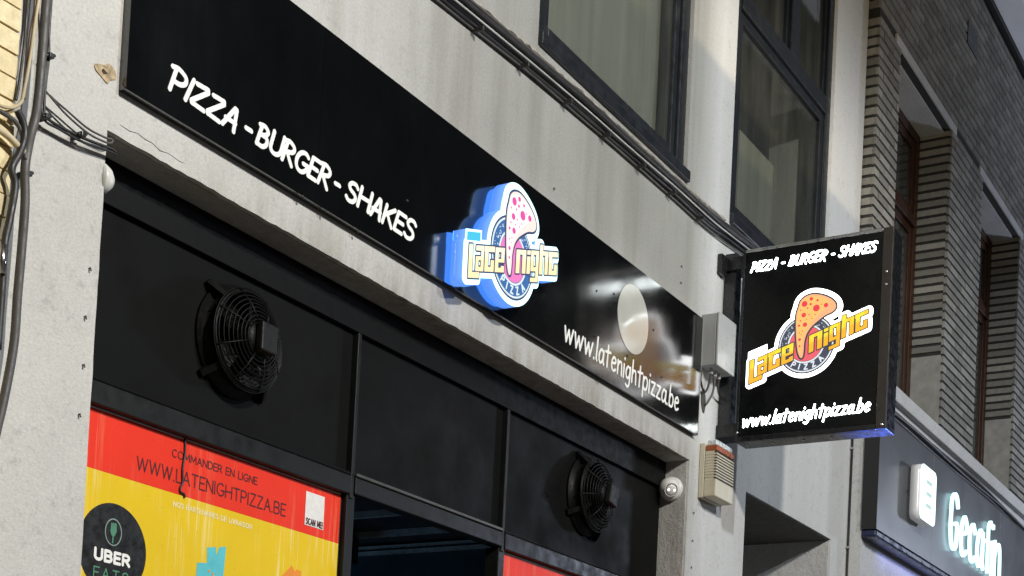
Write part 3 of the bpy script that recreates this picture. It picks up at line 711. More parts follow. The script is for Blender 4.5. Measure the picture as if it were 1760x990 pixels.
def emblem(parent, M, s, d, pal, nest=None):
    """layered artwork from depth d outwards; every layer 1.2 mm"""
    P = nest or parent; t = .0012
    def lay(items, k, name, mat, grow=0, cut=None, par=P, h=.0011):
        return art(scaled(items, s), M, d+k*t, d+(k+1)*t-.0001, name, mat, par, grow=grow*s, h=h*s, cut=scaled(cut, s) if cut else None)
    lay([('circ', (0, 0), .154)], 0, 'ring_outline', pal['dark'])
    lay([('circ', (0, 0), .146)], 1, 'ring_band', pal['inner'])
    nav = lay([('circ', (0, 0), .139)], 2, 'ring', pal['navy'])
    lay(ring(.096, .004), 3, 'inner_ring', pal['inner'])
    lay([('circ', (0, 0), .089)], 3, 'centre_disc', pal['pink'])
    # curved word under the centre
    items = []
    for ch, ang in zip('PIZZA', (-122, -105.5, -88, -68, -46)):
        wd, st = GL[ch]
        for q in st:
            pts = []
            for x, y in q:
                x = (x-wd/2)*.030; y = (y-.5)*.026
                a = R_(ang); rx, ry = math.cos(a), math.sin(a)
                pts.append(((.1185-y)*rx-x*ry*1.0*1, (.1185-y)*ry+x*rx*1.0))
            items.append(('line', pts, .0032))
    lay(items, 3, 'ring_lettering', pal['inner'], h=.0007)
    q = random.Random(4); st = []
    for _ in range(46):
        a = R_(q.choice([q.uniform(128, 178), q.uniform(22, 62)])); r = q.uniform(.104, .134)
        st.append(('circ', (r*math.cos(a), r*math.sin(a)), q.choice([.0014, .0018, .0026])))
    lay(st, 3, 'stars', pal['inner'], h=.0006)
    lay([('poly', SLICE, .009)], 4, 'slice_outline', pal['dark'])
    lay([('poly', SLICE)], 5, 'slice_crust', pal['crust'])
    lay([('poly', CHEESE)], 6, 'slice_cheese', pal['cheese'])
    for a, b, r in PEP[:9]: lay([('circ', (a, b), r)], 7, 'salami_slice', pal['salami'], h=.0008)
    lay([('circ', (a, b), r) for a, b, r in PEP[9:]], 7, 'herb_specks', pal['salami'], h=.0008)
    for part in (LETA, LETB):
        lay(part, 6.2, 'word_outline', pal['dark'], grow=.0058)
        lay(part, 7.2, 'word', pal['letter'], h=.0007)

def grad_letters(name, org, ax, s, hi, lo, strength):
    """printed vertical gradient in the letters' own slanted frame (u along the sign, v up)"""
    mt, nt, b, N, L = new_mat(name); g = N('ShaderNodeNewGeometry'); sp = N('ShaderNodeSeparateXYZ'); L(g.outputs['Position'], sp.inputs[0])
    u = N('ShaderNodeMath'); u.operation = 'MULTIPLY_ADD'; L(sp.outputs[ax[0]], u.inputs[0]); u.inputs[1].default_value = ax[1]/s*-K; u.inputs[2].default_value = org[0]*ax[1]/s*K
    v = N('ShaderNodeMath'); v.operation = 'MULTIPLY_ADD'; L(sp.outputs['Z'], v.inputs[0]); v.inputs[1].default_value = 1/s; L(u.outputs[0], v.inputs[2])
    k = N('ShaderNodeMapRange'); L(v.outputs[0], k.inputs[0])
    v0 = org[1]/s-.122+K*.205
    k.inputs['From Min'].default_value = v0; k.inputs['From Max'].default_value = v0+.095
    c = ramp(nt, k.outputs[0], [(.0, lo), (.42, lo), (.62, hi), (1.0, hi)])
    c2 = mix(nt, ramp(nt, noise(nt, 60, 2, .5, (1, 1, .15)), [(.45, 0.0), (.6, .5)]), c, lo)
    b.inputs['Base Color'].default_value = (.03, .03, .02, 1); L(c2, b.inputs['Emission Color']); b.inputs['Emission Strength'].default_value = strength
    return mt

# fascia emblem: a light box standing just off the board
LC = (5.119, 3.888); LS = 1.065; LB = -.046; LFc = -.102
MF = front(LC[0], LC[1], LFc)
lg = empty('illuminated_emblem', (LC[0], 0, FZ0), 'glowing blue-edged pizza slice emblem standing off the long black fascia board', 'sign')
pal_f = dict(inner=emit('emblem_inner_white', (.80, .95, 1.0), 1.0), white=emit('emblem_white_glow', (.60, .94, 1.0), 2.3), dark=emit('emblem_dark_line', (.05, .07, .20), .8), navy=emit('emblem_blue_ring', (.035, .15, .42), 1.0),
 pink=emit('emblem_pink', (1.0, .22, .60), 1.0), crust=emit('emblem_crust', (1.0, .78, .72), 1.15), cheese=emit('emblem_cheese', (1.0, .90, .86), 1.2), salami=emit('emblem_salami', (.90, .085, .40), 1.0),
 letter=emit('emblem_letter', (1.0, .86, .50), 1.0))
pal_f['letter'] = grad_letters('emblem_letter_print', LC, ('X', 1), LS, (1.0, .95, .70), (1.0, .82, .46), 1.15)
M_edge = emit('emblem_blue_edge', (.10, .30, .95), 1.0, (.1, .15, .3))
art(scaled(silhouette(), LS), MF, -.056, -.0006, 'light_box', M_edge, lg, h=.002)
art(scaled(silhouette(.012), LS), MF, -.0572, -.0562, 'back_light', emit('emblem_back_glow', (.06, .25, 1.0), 7.0), lg, h=.002)
art(scaled(silhouette(), LS), MF, -.0004, .0012, 'face', pal_f['white'], lg, h=.0012)
emblem(lg, MF, LS, .0014, pal_f)
art([('poly', [(-.31*LS, (-.043)*LS), (-.222*LS, (-.016)*LS), (-.222*LS, (.016)*LS), (-.31*LS, (-.011)*LS)])], MF, .0014, .0024, 'tab', emit('emblem_tab', (.06, .62, .90), 1.0), lg, h=.0012)
for dx, dz in ((-.2, -.06), (.2, .08), (0, -.1), (0, .15)):
    MB().tube([(LC[0]+dx, FYF+.001, LC[1]+dz), (LC[0]+dx, LB+.001, LC[1]+dz)], .008, 8).build('spacer', M_steel, lg)

# ------------------------------------------------------------------ projecting blade sign
BXF, BXB = 7.40, 7.545; U0, U1 = .118, .925; BZ0, BZ1 = 3.705, 4.728
bs = empty('projecting_sign', (7.47, 0, BZ0), 'square black projecting light box with glowing white lettering and a pizza slice emblem', 'sign')
M_house = simple('sign_housing_black', (.009, .009, .010), .28, 0, .2, 14)
M_facebk = simple('black_acrylic', (.0035, .004, .0042), .25, 0, .15, 5, spec=.25)
M_brown = simple('bronze_sign_edge', (.030, .026, .023), .35, 0, .2, 9)
mb = MB(); t = .02
mb.box(BXF+.012, BXB, -U1, -U0, BZ0, BZ1); mb.build('housing', M_house, bs, bevel=.004)
MB().box(BXF+.002, BXF+.0118, -U1+.055, -U0-.016, BZ0+.03, BZ1-.018).build('face', M_facebk, bs)
fm = MB(); fm.box(BXF-.004, BXF+.0117, -U1, -U1+.053, BZ0, BZ1); fm.build('frame_bar', M_brown, bs, bevel=.003)
fm = MB(); fm.box(BXF-.004, BXF+.0117, -U0-.014, -U0, BZ0, BZ1); fm.build('frame_bar', M_house, bs, bevel=.003)
fm = MB(); fm.box(BXF-.004, BXF+.0117, -U1+.0535, -U0-.0145, BZ1-.016, BZ1); fm.build('frame_bar', simple('polished_sign_edge', (.6, .6, .6), .32, 1.0, .05), bs, bevel=.003)
fm = MB(); fm.box(BXF-.004, BXF+.0117, -U1+.0535, -U0-.0145, BZ0, BZ0+.028); fm.build('frame_bar', M_house, bs, bevel=.003)
M_glow = emit('sign_white_glow', (.93, 1.0, .99), 9.0)
MS = side(0, 0, BXF+.002)
def tilt(items, u, z, a): return moved(items, u, z, a)
art(tilt(word('PIZZA - BURGER - SHAKES', .675, .048, .0044, .34, .20, 1), .158, 4.606, .016), MS, .0003, .0040, 'lettering', M_glow, bs, h=.0006)
art(tilt(word('www.latenightpizza.be', .690, .066, .0042, .24, .22, 0), .148, 3.782, .030), MS, .0003, .0040, 'lettering', M_glow, bs, h=.0006)
ME = side(.4887, 4.1829, BXF+.002)
pal_b = dict(inner=emit('sign_inner_white', (.9, .95, 1.0), .95), white=emit('sign_emblem_white', (1, 1, 1), 5.0), dark=emit('sign_emblem_line', (.05, .045, .055), .9), navy=emit('sign_emblem_ring', (.055, .068, .11), .95),
 pink=emit('sign_emblem_pink', (.90, .12, .16), 1.0), crust=emit('sign_emblem_crust', (1.0, .50, .24), 1.0), cheese=emit('sign_emblem_cheese', (1.0, .58, .16), 1.0), salami=emit('sign_emblem_salami', (.88, .050, .075), 1.0),
 letter=None)
pal_b['letter'] = grad_letters('sign_letter_print', (-.4887, 4.1829), ('Y', -1), 1.0, (1.0, .78, .04), (1.0, .47, .02), 1.1)
em = art(silhouette(.021), ME, .0003, .0030, 'emblem', pal_b['white'], bs, h=.0012)
emblem(bs, ME, 1.0, .0032, pal_b, em)
for u, z in ((.16, BZ0+.004), (.30, BZ0+.004), (.47, BZ0+.004), (.62, BZ0+.004)):
    MB().lathe([(.006, 0), (.006, .003), (.003, .005)], (BXF+.07, -u, BZ0), (0, 0, -1), 10).build('screw', M_steel, bs)
for u, z in ((.898, 4.50), (.898, 4.435), (.905, BZ0+.02), (.13, BZ0+.05)):
    MB().lathe([(.006, 0), (.006, .003), (.003, .005)], (BXF-.004, -u, z), (-1, 0, 0), 10).build('screw', M_steel, bs)
# post on the wall with its two arms and base plates
MB().box(7.425, 7.51, -.066, -.004, 3.79, 4.735).build('post', simple('black_post_paint', (.022, .023, .026), .3, 0, .15, 9), bs, bevel=.004)
for z in (4.66, 3.765):
    MB().box(7.405, 7.535, -.125, -.003, z-.025, z+.045).build('bracket_arm', M_house, bs, bevel=.004)
MB().box(7.33, 7.404, -.028, -.003, 4.60, 4.705).build('base_plate', M_house, bs, bevel=.003)

# ------------------------------------------------------------------ grey junction box, with its leads
jb = empty('junction_box', (7.27, 0, 4.06), 'grey plastic junction box between the long black fascia and the projecting sign', 'junction box')
MB().box(7.165, 7.385, -.088, -.002, 4.055, 4.328).build('body', M_boxgrey, jb, bevel=.006)
MB().box(7.162, 7.388, -.103, -.0885, 4.052, 4.331).build('lid', simple('grey_box_lid', (.36, .38, .38), .35, 0, .05, 12), jb, bevel=.005)
for dx in (.05, .10, .15): MB().tube([(7.165+dx, -.045, 4.056), (7.165+dx, -.045, 4.025)], .011, 10).build('cable_gland', M_boxgrey, jb)
for i, pts in enumerate(([(7.215, -.045, 4.025), (7.22, -.03, 3.96), (7.20, -.02, 3.93), (7.15, -.02, 3.97), (7.125, -.03, 4.02)], [(7.265, -.045, 4.025), (7.275, -.035, 3.95), (7.25, -.02, 3.89), (7.235, -.012, 3.87)], [(7.315, -.045, 4.025), (7.33, -.04, 3.97), (7.40, -.03, 3.95), (7.43, -.035, 3.97)])):
    MB().tube(catmull(pts, 6), .006, 8).build('lead', M_cable_grey if i == 1 else M_cable, jb, smooth=True)
art([('poly', catmull([(7.20, 3.93), (7.225, 3.955), (7.245, 3.93), (7.255, 3.88), (7.24, 3.83), (7.222, 3.845), (7.205, 3.88), (7.20, 3.93)], 3)[:-1])], front(0, 0, 0), .0005, .006, 'dark_sealant', simple('dirty_sealant', (.06, .055, .045), .9, 0, .4, 50, .8, 60), jb)

# ------------------------------------------------------------------ cream alarm siren
al = empty('alarm_siren', (7.33, 0, 3.38), 'cream plastic alarm siren with slatted sides and an amber top, under the junction box', 'alarm')
ax0, ax1 = 7.218, 7.452; az0, az1 = 3.385, 3.655; ay = -.098
MB().box(ax0, ax1, -.030, -.002, az0-.002, az1+.012).build('back_plate', M_cream, al, bevel=.003)
mb = MB(); mb.box(ax0+.004, ax1-.004, ay+.012, -.031, az0, az1-.03)
mb.build('body', M_cream, al, bevel=.004)
MB().box(ax0+.002, ax1-.002, ay, -.0312, az0+.001, az0+.092).build('lower_cover', M_cream, al, bevel=.005)
for i in range(9):
    z = az0+.100+i*.0148
    MB().box(ax0+.002, ax1-.002, ay, -.0313, z, z+.0082).build('slat', M_cream, al, bevel=.0015)
MB().box(ax0+.0045, ax1-.0045, ay+.0045, -.0312, az0+.093, az0+.236).build('inner_case', simple('dark_slot', (.03, .02, .012), .7), al)
MB().box(ax0+.002, ax1-.002, ay, -.0314, az0+.238, az1).build('lens', M_amber, al, bevel=.006)
MB().box(ax0+.02, ax1-.004, ay+.012, -.034, az1+.001, az1+.032).build('clear_top', simple('clear_beacon', (.55, .60, .62), .15, 0, .5, 60), al, bevel=.006)

# ------------------------------------------------------------------ dome camera on the reveal, white fitting on the left
def dome(name, label, c, axis, r, look, cable):
    c = Vector(c); a = Vector(axis).normalized()
    t = empty(name, tuple(c), label, 'camera')
    MB().lathe([(r*.98, 0), (r*1.0, r*.12), (r*.98, r*.42), (r*.85, r*.52)], c, a, 40).build('base', M_camwhite, t, smooth=True)
    b = c+a*r*.62; pr = [(r*.84*math.sin(R_(q)), -r*.84*math.cos(R_(q))) for q in range(8, 180, 12)]
    ball = MB().lathe(pr, b, look, 32).build('ball', M_camwhite, t, smooth=True)
    l = Vector(look).normalized()
    MB().lathe([(r*.60, r*.50), (r*.60, r*.66), (r*.52, r*.70), (r*.50, r*.64)], b, l, 32).build('lens_ring', M_camwhite, ball, smooth=True)
    MB().lathe([(r*.51, r*.60), (r*.50, r*.69), (r*.30, r*.76), (r*.02, r*.78)], b, l, 28).build('lens', M_glassblack, ball, smooth=True)
    return t, ball, b, l, r
t, ball, bc, lk, rr = dome('dome_camera', 'white dome camera with two glowing lights in the recess\'s right upper corner', (7.097, .088, 3.405), (-1, 0, 0), .062, (-.66, -.62, -.42), None)
sd = lk.cross(Vector((0, 0, 1))).normalized()
for s in (-1, 1):
    p = bc+lk*rr*.765+sd*s*rr*.24
    MB().lathe([(rr*.10, 0), (rr*.09, rr*.05), (rr*.02, rr*.07)], p, lk, 14).build('infrared_light', M_led, ball, smooth=True)
MB().tube(catmull([(7.09, .135, 3.425), (7.03, .145, 3.445), (6.95, .143, 3.452), (6.90, .146, 3.445)], 6), .004, 8).build('lead', M_camwhite, t, smooth=True)
wf = MB().lathe([(.044, 0), (.045, .010), (.036, .030), (.020, .044), (.004, .048)], (XO0+.002, .03, 3.42), (1, -.25, 0), 26).build('corner_fitting', M_camwhite, None, (XO0, .03, 3.42), smooth=True)
tag(wf, 'small white rounded fitting in the left upper corner of the shop recess', 'camera')

# ------------------------------------------------------------------ extractor fans
def fan(label, cx, cz):
    t = empty('extractor_fan', (cx, PY, cz), label, 'fan', 'extractor fans on the dark panels above the shop windows')
    R = .173; y = PY
    prof = []
    MB().lathe([(R+.014, .001), (R+.014, .012), (R*.93, .016), (R*.93, .060), (R*.96, .064), (R*.96, .070), (R*.89, .070), (R*.89, .012), (R*.60, .006)], (cx, y, cz), (0, -1, 0), 40).build('ring', M_fan, t, smooth=True, bevel=0)
    g = MB()
    for k in range(9):
        q = k/8; r = R*(.98-.62*q); yy = y-.066-.052*math.sin(q*1.45)
        g.tube([(cx+r*math.cos(a), yy, cz+r*math.sin(a)) for a in [i*2*math.pi/36 for i in range(37)]], .0026, 6, False)
    for k in range(8):
        a = 2*math.pi*k/8+.35
        g.tube([(cx+R*.99*math.cos(a), y-.052, cz+R*.99*math.sin(a)), (cx+R*.96*math.cos(a), y-.070, cz+R*.96*math.sin(a)), (cx+R*.62*math.cos(a), y-.106, cz+R*.62*math.sin(a)), (cx+R*.34*math.cos(a), y-.120, cz+R*.34*math.sin(a))], .0034, 6)
    g.build('wire_guard', M_fan, t, smooth=True)
    for k in range(4):
        a = 2*math.pi*k/4+.75; e = Vector((math.cos(a), 0, math.sin(a))); w = Vector((-e.z, 0, e.x)); c = Vector((cx, y, cz))
        v = []
        for d0, yy in ((R*.93, .002), (R+.045, .002), (R+.045, .016), (R*.93, .062)):
            for s in (-.011, .011): v.append(c+e*d0+w*s+Vector((0, -yy, 0)))
        MB().add(v, [(0, 2, 3, 1), (2, 4, 5, 3), (4, 6, 7, 5), (6, 0, 1, 7), (0, 6, 4, 2), (1, 3, 5, 7)]).build('bracket', M_fan, t)
    MB().lathe([(.052, .02), (.060, .03), (.060, .105), (.048, .118), (.02, .122)], (cx, y, cz), (0, -1, 0), 28).build('motor', M_fan, t, smooth=True)
    MB().box(cx-.032, cx+.048, y-.152, y-.1225, cz-.048, cz+.048).build('terminal_box', M_motor, t, bevel=.006)
    for k in range(5):
        a0 = 2*math.pi*k/5; v = []
        for r in (.06, .10, .155):
            for da, yy in ((-.30, .028), (.34, .060)):
                a = a0+da*(1.1-.2*r/.155); v += [(cx+r*math.cos(a), y-yy, cz+r*math.sin(a)), (cx+r*math.cos(a), y-yy-.003, cz+r*math.sin(a))]
        f = []
        for i in range(2):
            b = 4*i; f += [(b, b+2, b+6, b+4), (b+1, b+5, b+7, b+3), (b, b+4, b+5, b+1), (b+2, b+3, b+7, b+6)]
        f += [(0, 1, 3, 2), (8, 10, 11, 9)]
        MB().add(v, f).build('blade', M_fan, t, smooth=False)
    return t
f1 = fan('black extractor fan on the dark panel above the red and yellow poster', 3.806, 3.178)
def copy_tree(o, parent=None):
    c = o.copy(); COL.objects.link(c)
    if parent is not None: c.parent = parent
    for ch in [q for q in o.children]: copy_tree(ch, c)
    return c
f2 = copy_tree(f1); f2.location = (6.285, PY, 3.196); f2['label'] = 'black extractor fan on the far dark panel, left of the white dome camera'
f2.rotation_euler = (0, R_(12), 0)

# ------------------------------------------------------------------ posters on the shop windows
PF = PY+.0015
ps = empty('partner_poster', (3.75, PY, 1.4), 'yellow poster with a red band and a round black badge on the left window', 'poster')
PX0, PX1 = XO0+.012, 4.428; RZ0, RZ1 = 2.624, 2.804
MB().box(PX0, PX1, PF, PF+.002, 1.40, RZ0-.0005).build('yellow_sheet', M_yellow, ps)
MB().box(PX0, PX1, PF, PF+.002, RZ0, RZ1).build('red_band', M_red, ps)
MB().box(PX0, PX1, PF+.0003, PF+.002, RZ1+.0003, RZ1+.0035).build('white_edge', M_vinyl_white, ps)
def print_on(txt, x0, x1, z, h, w, mat, name='lettering', gap=.17, k=0, par=ps, rot=0, y=PF):
    return art(moved(word(txt, x1-x0, h, w, 0, gap), 0, 0, rot), front(x0, z, y), .0004+k, .0009+k, name, mat, par, h=max(w/3.2, .0005))
print_on('COMMANDER EN LIGNE', 3.552, 3.966, 2.738, .0235, .0019, M_vinyl_maroon, gap=.2)
print_on('WWW.LATENIGHTPIZZA.BE', 3.402, 4.122, 2.662, .0405, .0024, M_vinyl_maroon, gap=.2)
print_on('NOS PARTENAIRES DE LIVRAISON', 3.570, 3.950, 2.583, .0145, .0014, simple('faded_white_print', (.80, .72, .45), .5), gap=.24)
UC = (3.325, 2.398)
art([('circ', (0, 0), .1395)], front(UC[0], UC[1], PF), .0004, .0009, 'badge', M_vinyl_black, ps, h=.0015)
print_on('UBER', 3.249, 3.398, 2.358, .0310, .0048, M_vinyl_white, k=.001, gap=.28)
print_on('EATS', 3.250, 3.394, 2.302, .0320, .0022, M_vinyl_green, k=.001, gap=.36)
bx, bz = 3.322, 2.450
badge = [('line', arc(0, 0, .033, .040, 0, 360, 40), .0017)]
art(badge, front(bx, bz, PF), .0014, .0019, 'badge_ring', simple('grey_green_print', (.22, .30, .26), .5), ps, h=.0006)
art([('poly', [(-.011, .027), (.011, .029), (.013, .004), (.006, -.010), (.002, -.013), (.002, -.034), (-.004, -.034), (-.003, -.013), (-.008, -.010), (-.013, .002)])], front(bx, bz, PF), .0014, .0019, 'badge_cup', M_vinyl_green, ps, h=.0005)
art([('poly', [(3.737, 2.481), (3.780, 2.490), (3.782, 2.461), (3.797, 2.494), (3.828, 2.500), (3.820, 2.36), (3.800, 2.24), (3.72, 2.22), (3.690, 2.30), (3.695, 2.424), (3.741, 2.430)]), ], front(0, 0, PF), .0004, .0009, 'teal_mark', M_vinyl_teal, ps, h=.001)
art([('circ', (3.752, 2.406), .0045), ('circ', (3.771, 2.399), .0045)], front(0, 0, PF), .0012, .0016, 'teal_mark_dots', M_vinyl_orange, ps, h=.0006)
art([('poly', [(4.115, 2.40), (4.115, 2.447), (4.172, 2.499), (4.190, 2.478), (4.196, 2.489), (4.224, 2.487), (4.224, 2.452), (4.236, 2.44), (4.236, 2.40)])], front(0, 0, PF), .0004, .0009, 'orange_mark', M_vinyl_orange, ps, h=.001)
sk = empty('scan_sticker', (4.28, PY, 2.655), 'small white sticker reading SCAN ME on the right end of the red poster band', 'sticker')
MB().box(4.228, 4.334, PF-.0012, PF-.0004, 2.655, 2.775).build('paper', simple('white_sticker_paper', (.74, .72, .68), .5, 0, .08, 40), sk)
print_on('SCAN ME!', 4.233, 4.330, 2.660, .0200, .0022, M_vinyl_maroon, k=.0012, par=sk, gap=.26)
wr = MB().tube(catmull([(3.603, PF-.004, 2.81), (3.606, PF-.004, 2.76), (3.600, PF-.004, 2.71), (3.603, PF-.004, 2.665), (3.594, PF-.004, 2.645), (3.597, PF-.004, 2.633), (3.612, PF-.005, 2.630), (3.618, PF-.004, 2.620)], 5), .0036, 8).build('loose_wire', M_cable, None, (3.603, PF, 2.62), smooth=True)
tag(wr, 'short black wire hanging down across the red band of the poster', 'wire')
p2 = empty('red_poster', (6.3, PY, 1.4), 'red poster showing only its upper corner, below the far fan', 'poster')
MB().box(XM2+.034, XO1-.02, PF, PF+.002, 1.4, 2.800).build('red_sheet', M_red, p2)
MB().box(XM2+.034, XO1-.02, PF+.0003, PF+.002, 2.8003, 2.806).build('white_edge', M_vinyl_white, p2)

# ------------------------------------------------------------------ cables
def cable(name, pts, r, mat, label, cat='cable', group=None):
    pts = [tuple(p) for p in pts]
    o = MB().tube(catmull(pts, 8), r, 10).build(name, mat, None, pts[-1], smooth=True)
    return tag(o, label, cat, group)
# bundle running under the first-floor windows
bd = empty('cable_bundle', (6.0, -.04, 4.76), 'thick bundle of black cables strung along the wall under the tall black windows', 'cable')
q = random.Random(12)
run = [(2.6, 4.74), (3.6, 4.748), (4.3, 4.755), (4.79, 4.772), (5.32, 4.800), (5.78, 4.812), (6.16, 4.816), (6.70, 4.822), (7.12, 4.824), (7.40, 4.838), (7.75, 4.862), (8.3, 4.878), (9.0, 4.880), (9.7, 4.84)]
for k, (dz, dy, r, mt) in enumerate(((-.026, -.047, .004, simple('pale_cable', (.42, .42, .40), .45, 0, .2, 12)), (.030, -.020, .013, M_cable), (.006, -.038, .016, M_cable), (-.016, -.026, .012, M_cable), (-.034, -.020, .009, M_cable), (.050, -.014, .006, M_cable_grey), (-.006, -.060, .007, M_cable), (-.048, -.014, .005, M_cable_grey))):
    pts = [(x, dy+q.uniform(-.004, .004), z+dz+q.uniform(-.006, .006)) for x, z in run]
    MB().tube(catmull(pts, 8), r, 8).build('cable', mt, bd, smooth=True)
for x in (4.9, 5.25, 5.62, 5.98, 6.34, 6.68, 7.02):
    z = float(np.interp(x, [a for a, b in run], [b for a, b in run]))
    MB().box(x-.006, x+.006, -.058, -.010, z-.058, z-.040).build('cable_tie', M_cable, bd, bevel=.002)
# torn plaster edge just above the bundle
ed = MB(); qq = random.Random(8); v = []; f = []; n = 110
for i in range(n+1):
    x = 4.3+3.1*i/n; z = float(np.interp(x, [a for a, b in run], [b for a, b in run]))+.072+.004*qq.uniform(-1, 1); hh = .010+.007*qq.random()
    v += [(x, -.0005, z-hh), (x, -.010-.005*qq.random(), z-hh*.4), (x, -.0005, z+hh)]
for i in range(n): a = 3*i; f += [(a, a+3, a+4, a+1), (a+1, a+4, a+5, a+2)]
ed.add(v, f).build('plaster_ridge', simple('grimy_plaster', (.30, .28, .24), .95, 0, .4, 40, .6, 80), shop)
# bundle hanging down the joint on the left
def P(px, py, y=-.05): return at(px, py, y)
main = [(90, -130), (83, -40), (78, 20), (74, 70), (70, 120), (63, 190), (51, 240), (43, 290), (43, 350), (37, 430), (30, 510), (24, 590), (8, 680), (-14, 780), (-30, 900)]
cable('hanging_cable', [P(x, y, -.055) for x, y in main], .0125, M_cable_grey, 'thick dark grey cable hanging down the left edge of the pale wall', group='cables hanging down the left pier')
cable('hanging_cable', [P(x, y, -.03) for x, y in [(96, -130), (90, -40), (88, 0), (84, 60), (84, 95), (80, 130), (77, 160), (76, 190), (80, 202), (100, 216), (140, 236), (189, 255), (200, 262)]], .0042, M_cable, 'thin black cable drooping into the recess corner, middle one of the three drooping cables', group='cables hanging down the left pier')
cable('hanging_cable', [P(x, y, -.028) for x, y in [(80, -130), (78, -20), (80, 60), (78, 110), (75, 152), (72, 185), (78, 208), (100, 221), (140, 243), (188, 260), (200, 266)]], .0036, M_cable, 'thin black cable sagging lowest of the three drooping into the recess corner', group='cables hanging down the left pier')
cable('hanging_cable', [P(x, y, -.03) for x, y in [(86, 30), (82, 100), (77, 150), (90, 168), (115, 190), (150, 220), (180, 236), (193, 240), (190, 246), (178, 243), (150, 228), (112, 195), (80, 158)]], .0030, M_cable_grey, 'thin brownish looping cable, topmost of the three drooping into the recess corner', group='cables hanging down the left pier')
cable('hanging_cable', [P(x, y, -.06) for x, y in [(-60, 170), (-20, 182), (5, 194), (25, 208), (36, 225), (41, 248), (44, 275)]], .0065, M_cable_grey, 'grey cable joining the bundle from the yellow house', group='cables hanging down the left pier')
cable('hanging_cable', [P(x, y, -.066) for x, y in [(30, 190), (40, 212), (42, 235), (34, 262), (20, 290), (26, 320), (16, 380), (8, 420), (3, 500), (-4, 600)]], .0100, M_cable, 'thick black cable curving down beside the grey one at the left edge', group='cables hanging down the left pier')
cable('wall_conduit', [P(x, y, -.045) for x, y in [(52, -120), (50, -30), (46, 20), (42, 70), (36, 120), (30, 160), (27, 172)]], .0040, M_cable, 'thin black conduit running down the edge of the yellow house, left of the thick cables', 'conduit')
cable('wall_conduit', [P(x, y, -.045) for x, y in [(66, -120), (62, -30), (59, 20), (52, 60), (47, 110), (44, 150), (42, 170)]], .0040, simple('brown_cable', (.16, .10, .07), .5), 'thin brown conduit between the yellow house and the thick cables', 'conduit')
cable('wall_conduit', [P(x, y, -.052) for x, y in [(-50, 172), (-10, 178), (8, 184), (24, 184), (36, 176), (40, 162), (50, 110), (60, 40), (70, -30), (74, -120)]], .0048, M_cable_beige, 'slim cream painted conduit curving up from the yellow wall beside the thick cables', 'conduit')
cable('wall_conduit', [P(x, y, -.06) for x, y in [(-60, 190), (-20, 212), (0, 224), (14, 234), (28, 248), (40, 262)]], .0095, M_cable_beige, 'fat cream painted conduit sloping in from the yellow wall, lower of the two cream conduits', 'conduit')
sl = MB().tube([P(4, 420, -.075), P(3, 470, -.075)], .011, 14).build('steel_sleeve', M_steel, None, tuple(P(3, 470, -.075)), smooth=True); tag(sl, 'short shiny metal sleeve on the lower cables at the left edge', 'sleeve')
for i, (px, py, lb) in enumerate(((84, 97, 'upper black cable clip on the thin cable beside the pale wall'), (78, 201, 'black cable clip where the thin cables start to droop towards the recess'), (139, 232, 'black cable clip holding the drooping thin cables, nearest the shop recess'), (46, 299, 'black cable clip on the thick grey cable at the left edge'))):
    c = P(px, py, -.034); mb = MB()
    mb.box(c.x-.008, c.x+.008, -.048, -.002, c.z-.007, c.z+.007); mb.tube([(c.x-.014, -.038, c.z-.004), (c.x+.016, -.040, c.z+.008)], .005, 8)
    o = mb.build('cable_clip', M_plastic_black, None, tuple(c), bevel=.002); tag(o, lb, 'clip', 'cable clips on the left pier')
# cables under the brick house's sill
cb = empty('sill_cables', (12, -.1, 4.55), 'black cables running under the stone sill above the grey shop sign', 'cable')
for k, (dz, dy, r) in enumerate(((0, -.118, .014), (-.03, -.113, .011), (.026, -.115, .009), (-.055, -.108, .006))):
    pts = [(9.62+i*.62, dy, 4.545+dz+.012*math.sin(i*1.3+k)+.022*math.sin(i*.5)) for i in range(14)]
    MB().tube(catmull(pts, 6), r, 8).build('cable', M_cable, cb, smooth=True)

# ------------------------------------------------------------------ grey lit shop sign on the right
GY = -.20; GX0 = 9.552; GZ0, GZ1 = 3.668, 4.44
gs = empty('grey_shop_sign', (12, 0, GZ0), 'wide grey panel sign with glowing white letters Gecafin under the brick house', 'sign')
M_gpanel = simple('satin_grey_panel', (.082, .086, .094), .33, 0, .05, 1.5, spec=.6, rvary=.03)
M_navyedge = simple('navy_sign_edge', (.010, .014, .05), .3, 0, .1, 6)
x = GX0; seams = [GX0, 10.79, 12.78, 14.8, 17.0]
for a, b in zip(seams[:-1], seams[1:]):
    MB().box(a+.0012, b-.0012, GY, GY+.012, GZ0, GZ1).build('panel', M_gpanel, gs, bevel=.001)
    if a > GX0: MB().box(a-.0011, a+.0011, GY+.001, GY+.008, GZ0, GZ1).build('joint', simple('bright_joint', (.45, .45, .45), .3, .6), gs)
mb = MB(); v = [(GX0-.003, GY+.012, GZ1), (GX0-.003, GY+.012, GZ0), (GX0-.003, -.10, GZ1), (GX0-.003, -.10, GZ0+.02), (GX0+.05, -.10, GZ0-.045), (17, -.10, GZ0-.045), (17, GY+.012, GZ0-.003), (GX0+.03, GY+.012, GZ0-.003)]
MB().box(GX0-.004, GX0-.0005, GY, -.099, GZ0, GZ1).build('side_return', M_vinyl_black, gs)
MB().box(GX0, 17, GY, -.099, GZ0-.05, GZ0-.002).build('lower_return', M_navyedge, gs, bevel=.012)
MB().box(GX0, 17, GY+.02, -.099, GZ1+.002, GZ1+.03).build('upper_return', M_trim, gs)
M_gec_letter = emit('shop_letter_glow', (.55, .93, 1.0), 2.3)
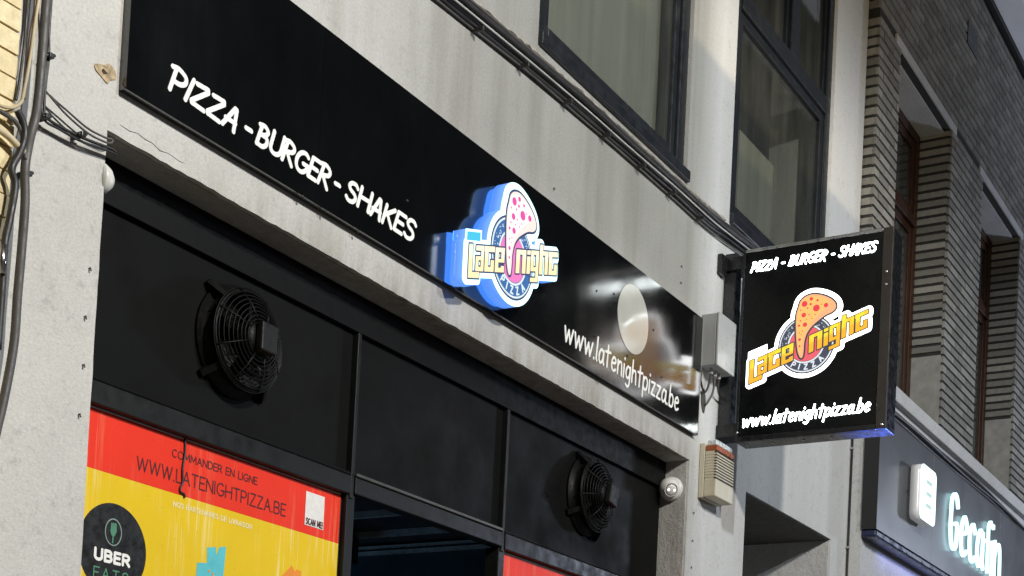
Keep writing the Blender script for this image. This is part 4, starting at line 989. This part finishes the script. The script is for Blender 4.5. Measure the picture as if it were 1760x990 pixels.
GW = [('line', [(.205, .325), (.17, .385), (.10, .40), (.04, .35), (.025, .24), (.025, .12), (.06, .03), (.12, .0), (.18, .03), (.20, .11), (.20, .19), (.14, .19)], .020)]
def gl(ch, x0, w, xh):
    wd, st = GL[ch]; return [('line', [(x0+x*w/wd, y*xh) for x, y in q], .0125) for q in st]
GW = [('line', catmull(GW[0][1], 4), .0135)]
for ch, x0, w, xh in (('e', .315, .170, .46), ('c', .565, .15, .46), ('a', .800, .17, .46), ('f', 1.075, .13, .40), ('i', 1.262, .012, .44), ('n', 1.350, .18, .46)): GW += gl(ch, x0, w, xh)
it_margin = .06
art(GW, front(11.175, 3.862, GY), .012, .034, 'lettering', M_gec_letter, gs, h=.0035)
it_margin = .03
es = empty('letter_block_sign', (10.33, GY, 3.86), 'small rounded white light block on the grey sign, left of the glowing letters', 'sign')
def rrect(x0, x1, z0, z1, r): return [('poly', [(x0+r, z0+r), (x1-r, z0+r), (x1-r, z1-r), (x0+r, z1-r)], r)]
art(rrect(10.150, 10.510, 3.858, 4.232, .05), front(0, 0, GY), .028, .098, 'block', emit('block_side_glow', (.85, .86, .88), .16, (.6, .6, .6)), es, h=.004)
art(rrect(10.150, 10.510, 3.858, 4.232, .05), front(0, 0, GY), .0982, .103, 'face', emit('block_face_glow', (.75, .97, 1.0), 2.0), es, h=.004)
mk = emit('block_mark', (.55, .80, .78), .9)
for z in (3.955, 4.035, 4.115): art(rrect(10.27, 10.40, z, z+.028, .006), front(0, 0, GY), .1032, .105, 'mark', mk, es, h=.002)
art([('circ', (10.30, 3.885), .008), ('circ', (10.35, 3.885), .008)], front(0, 0, GY), .1032, .105, 'mark', emit('red_mark', (.9, .25, .2), .9), es, h=.002)
for dx in (10.2, 10.46): MB().tube([(dx, GY+.001, 4.05), (dx, GY-.029, 4.05)], .012, 8).build('spacer', M_steel, es)
# blue light strip under the projecting sign's neighbour: the lit lower edge of the grey sign
lamp('sign_blue_strip', 'AREA', (11.2, -.16, 3.60), 2.2, (.25, .3, 1.0), shape='RECTANGLE', size=2.6, size_y=.04)

scene.cycles.max_bounces = 8
scene.cycles.transparent_max_bounces = 8
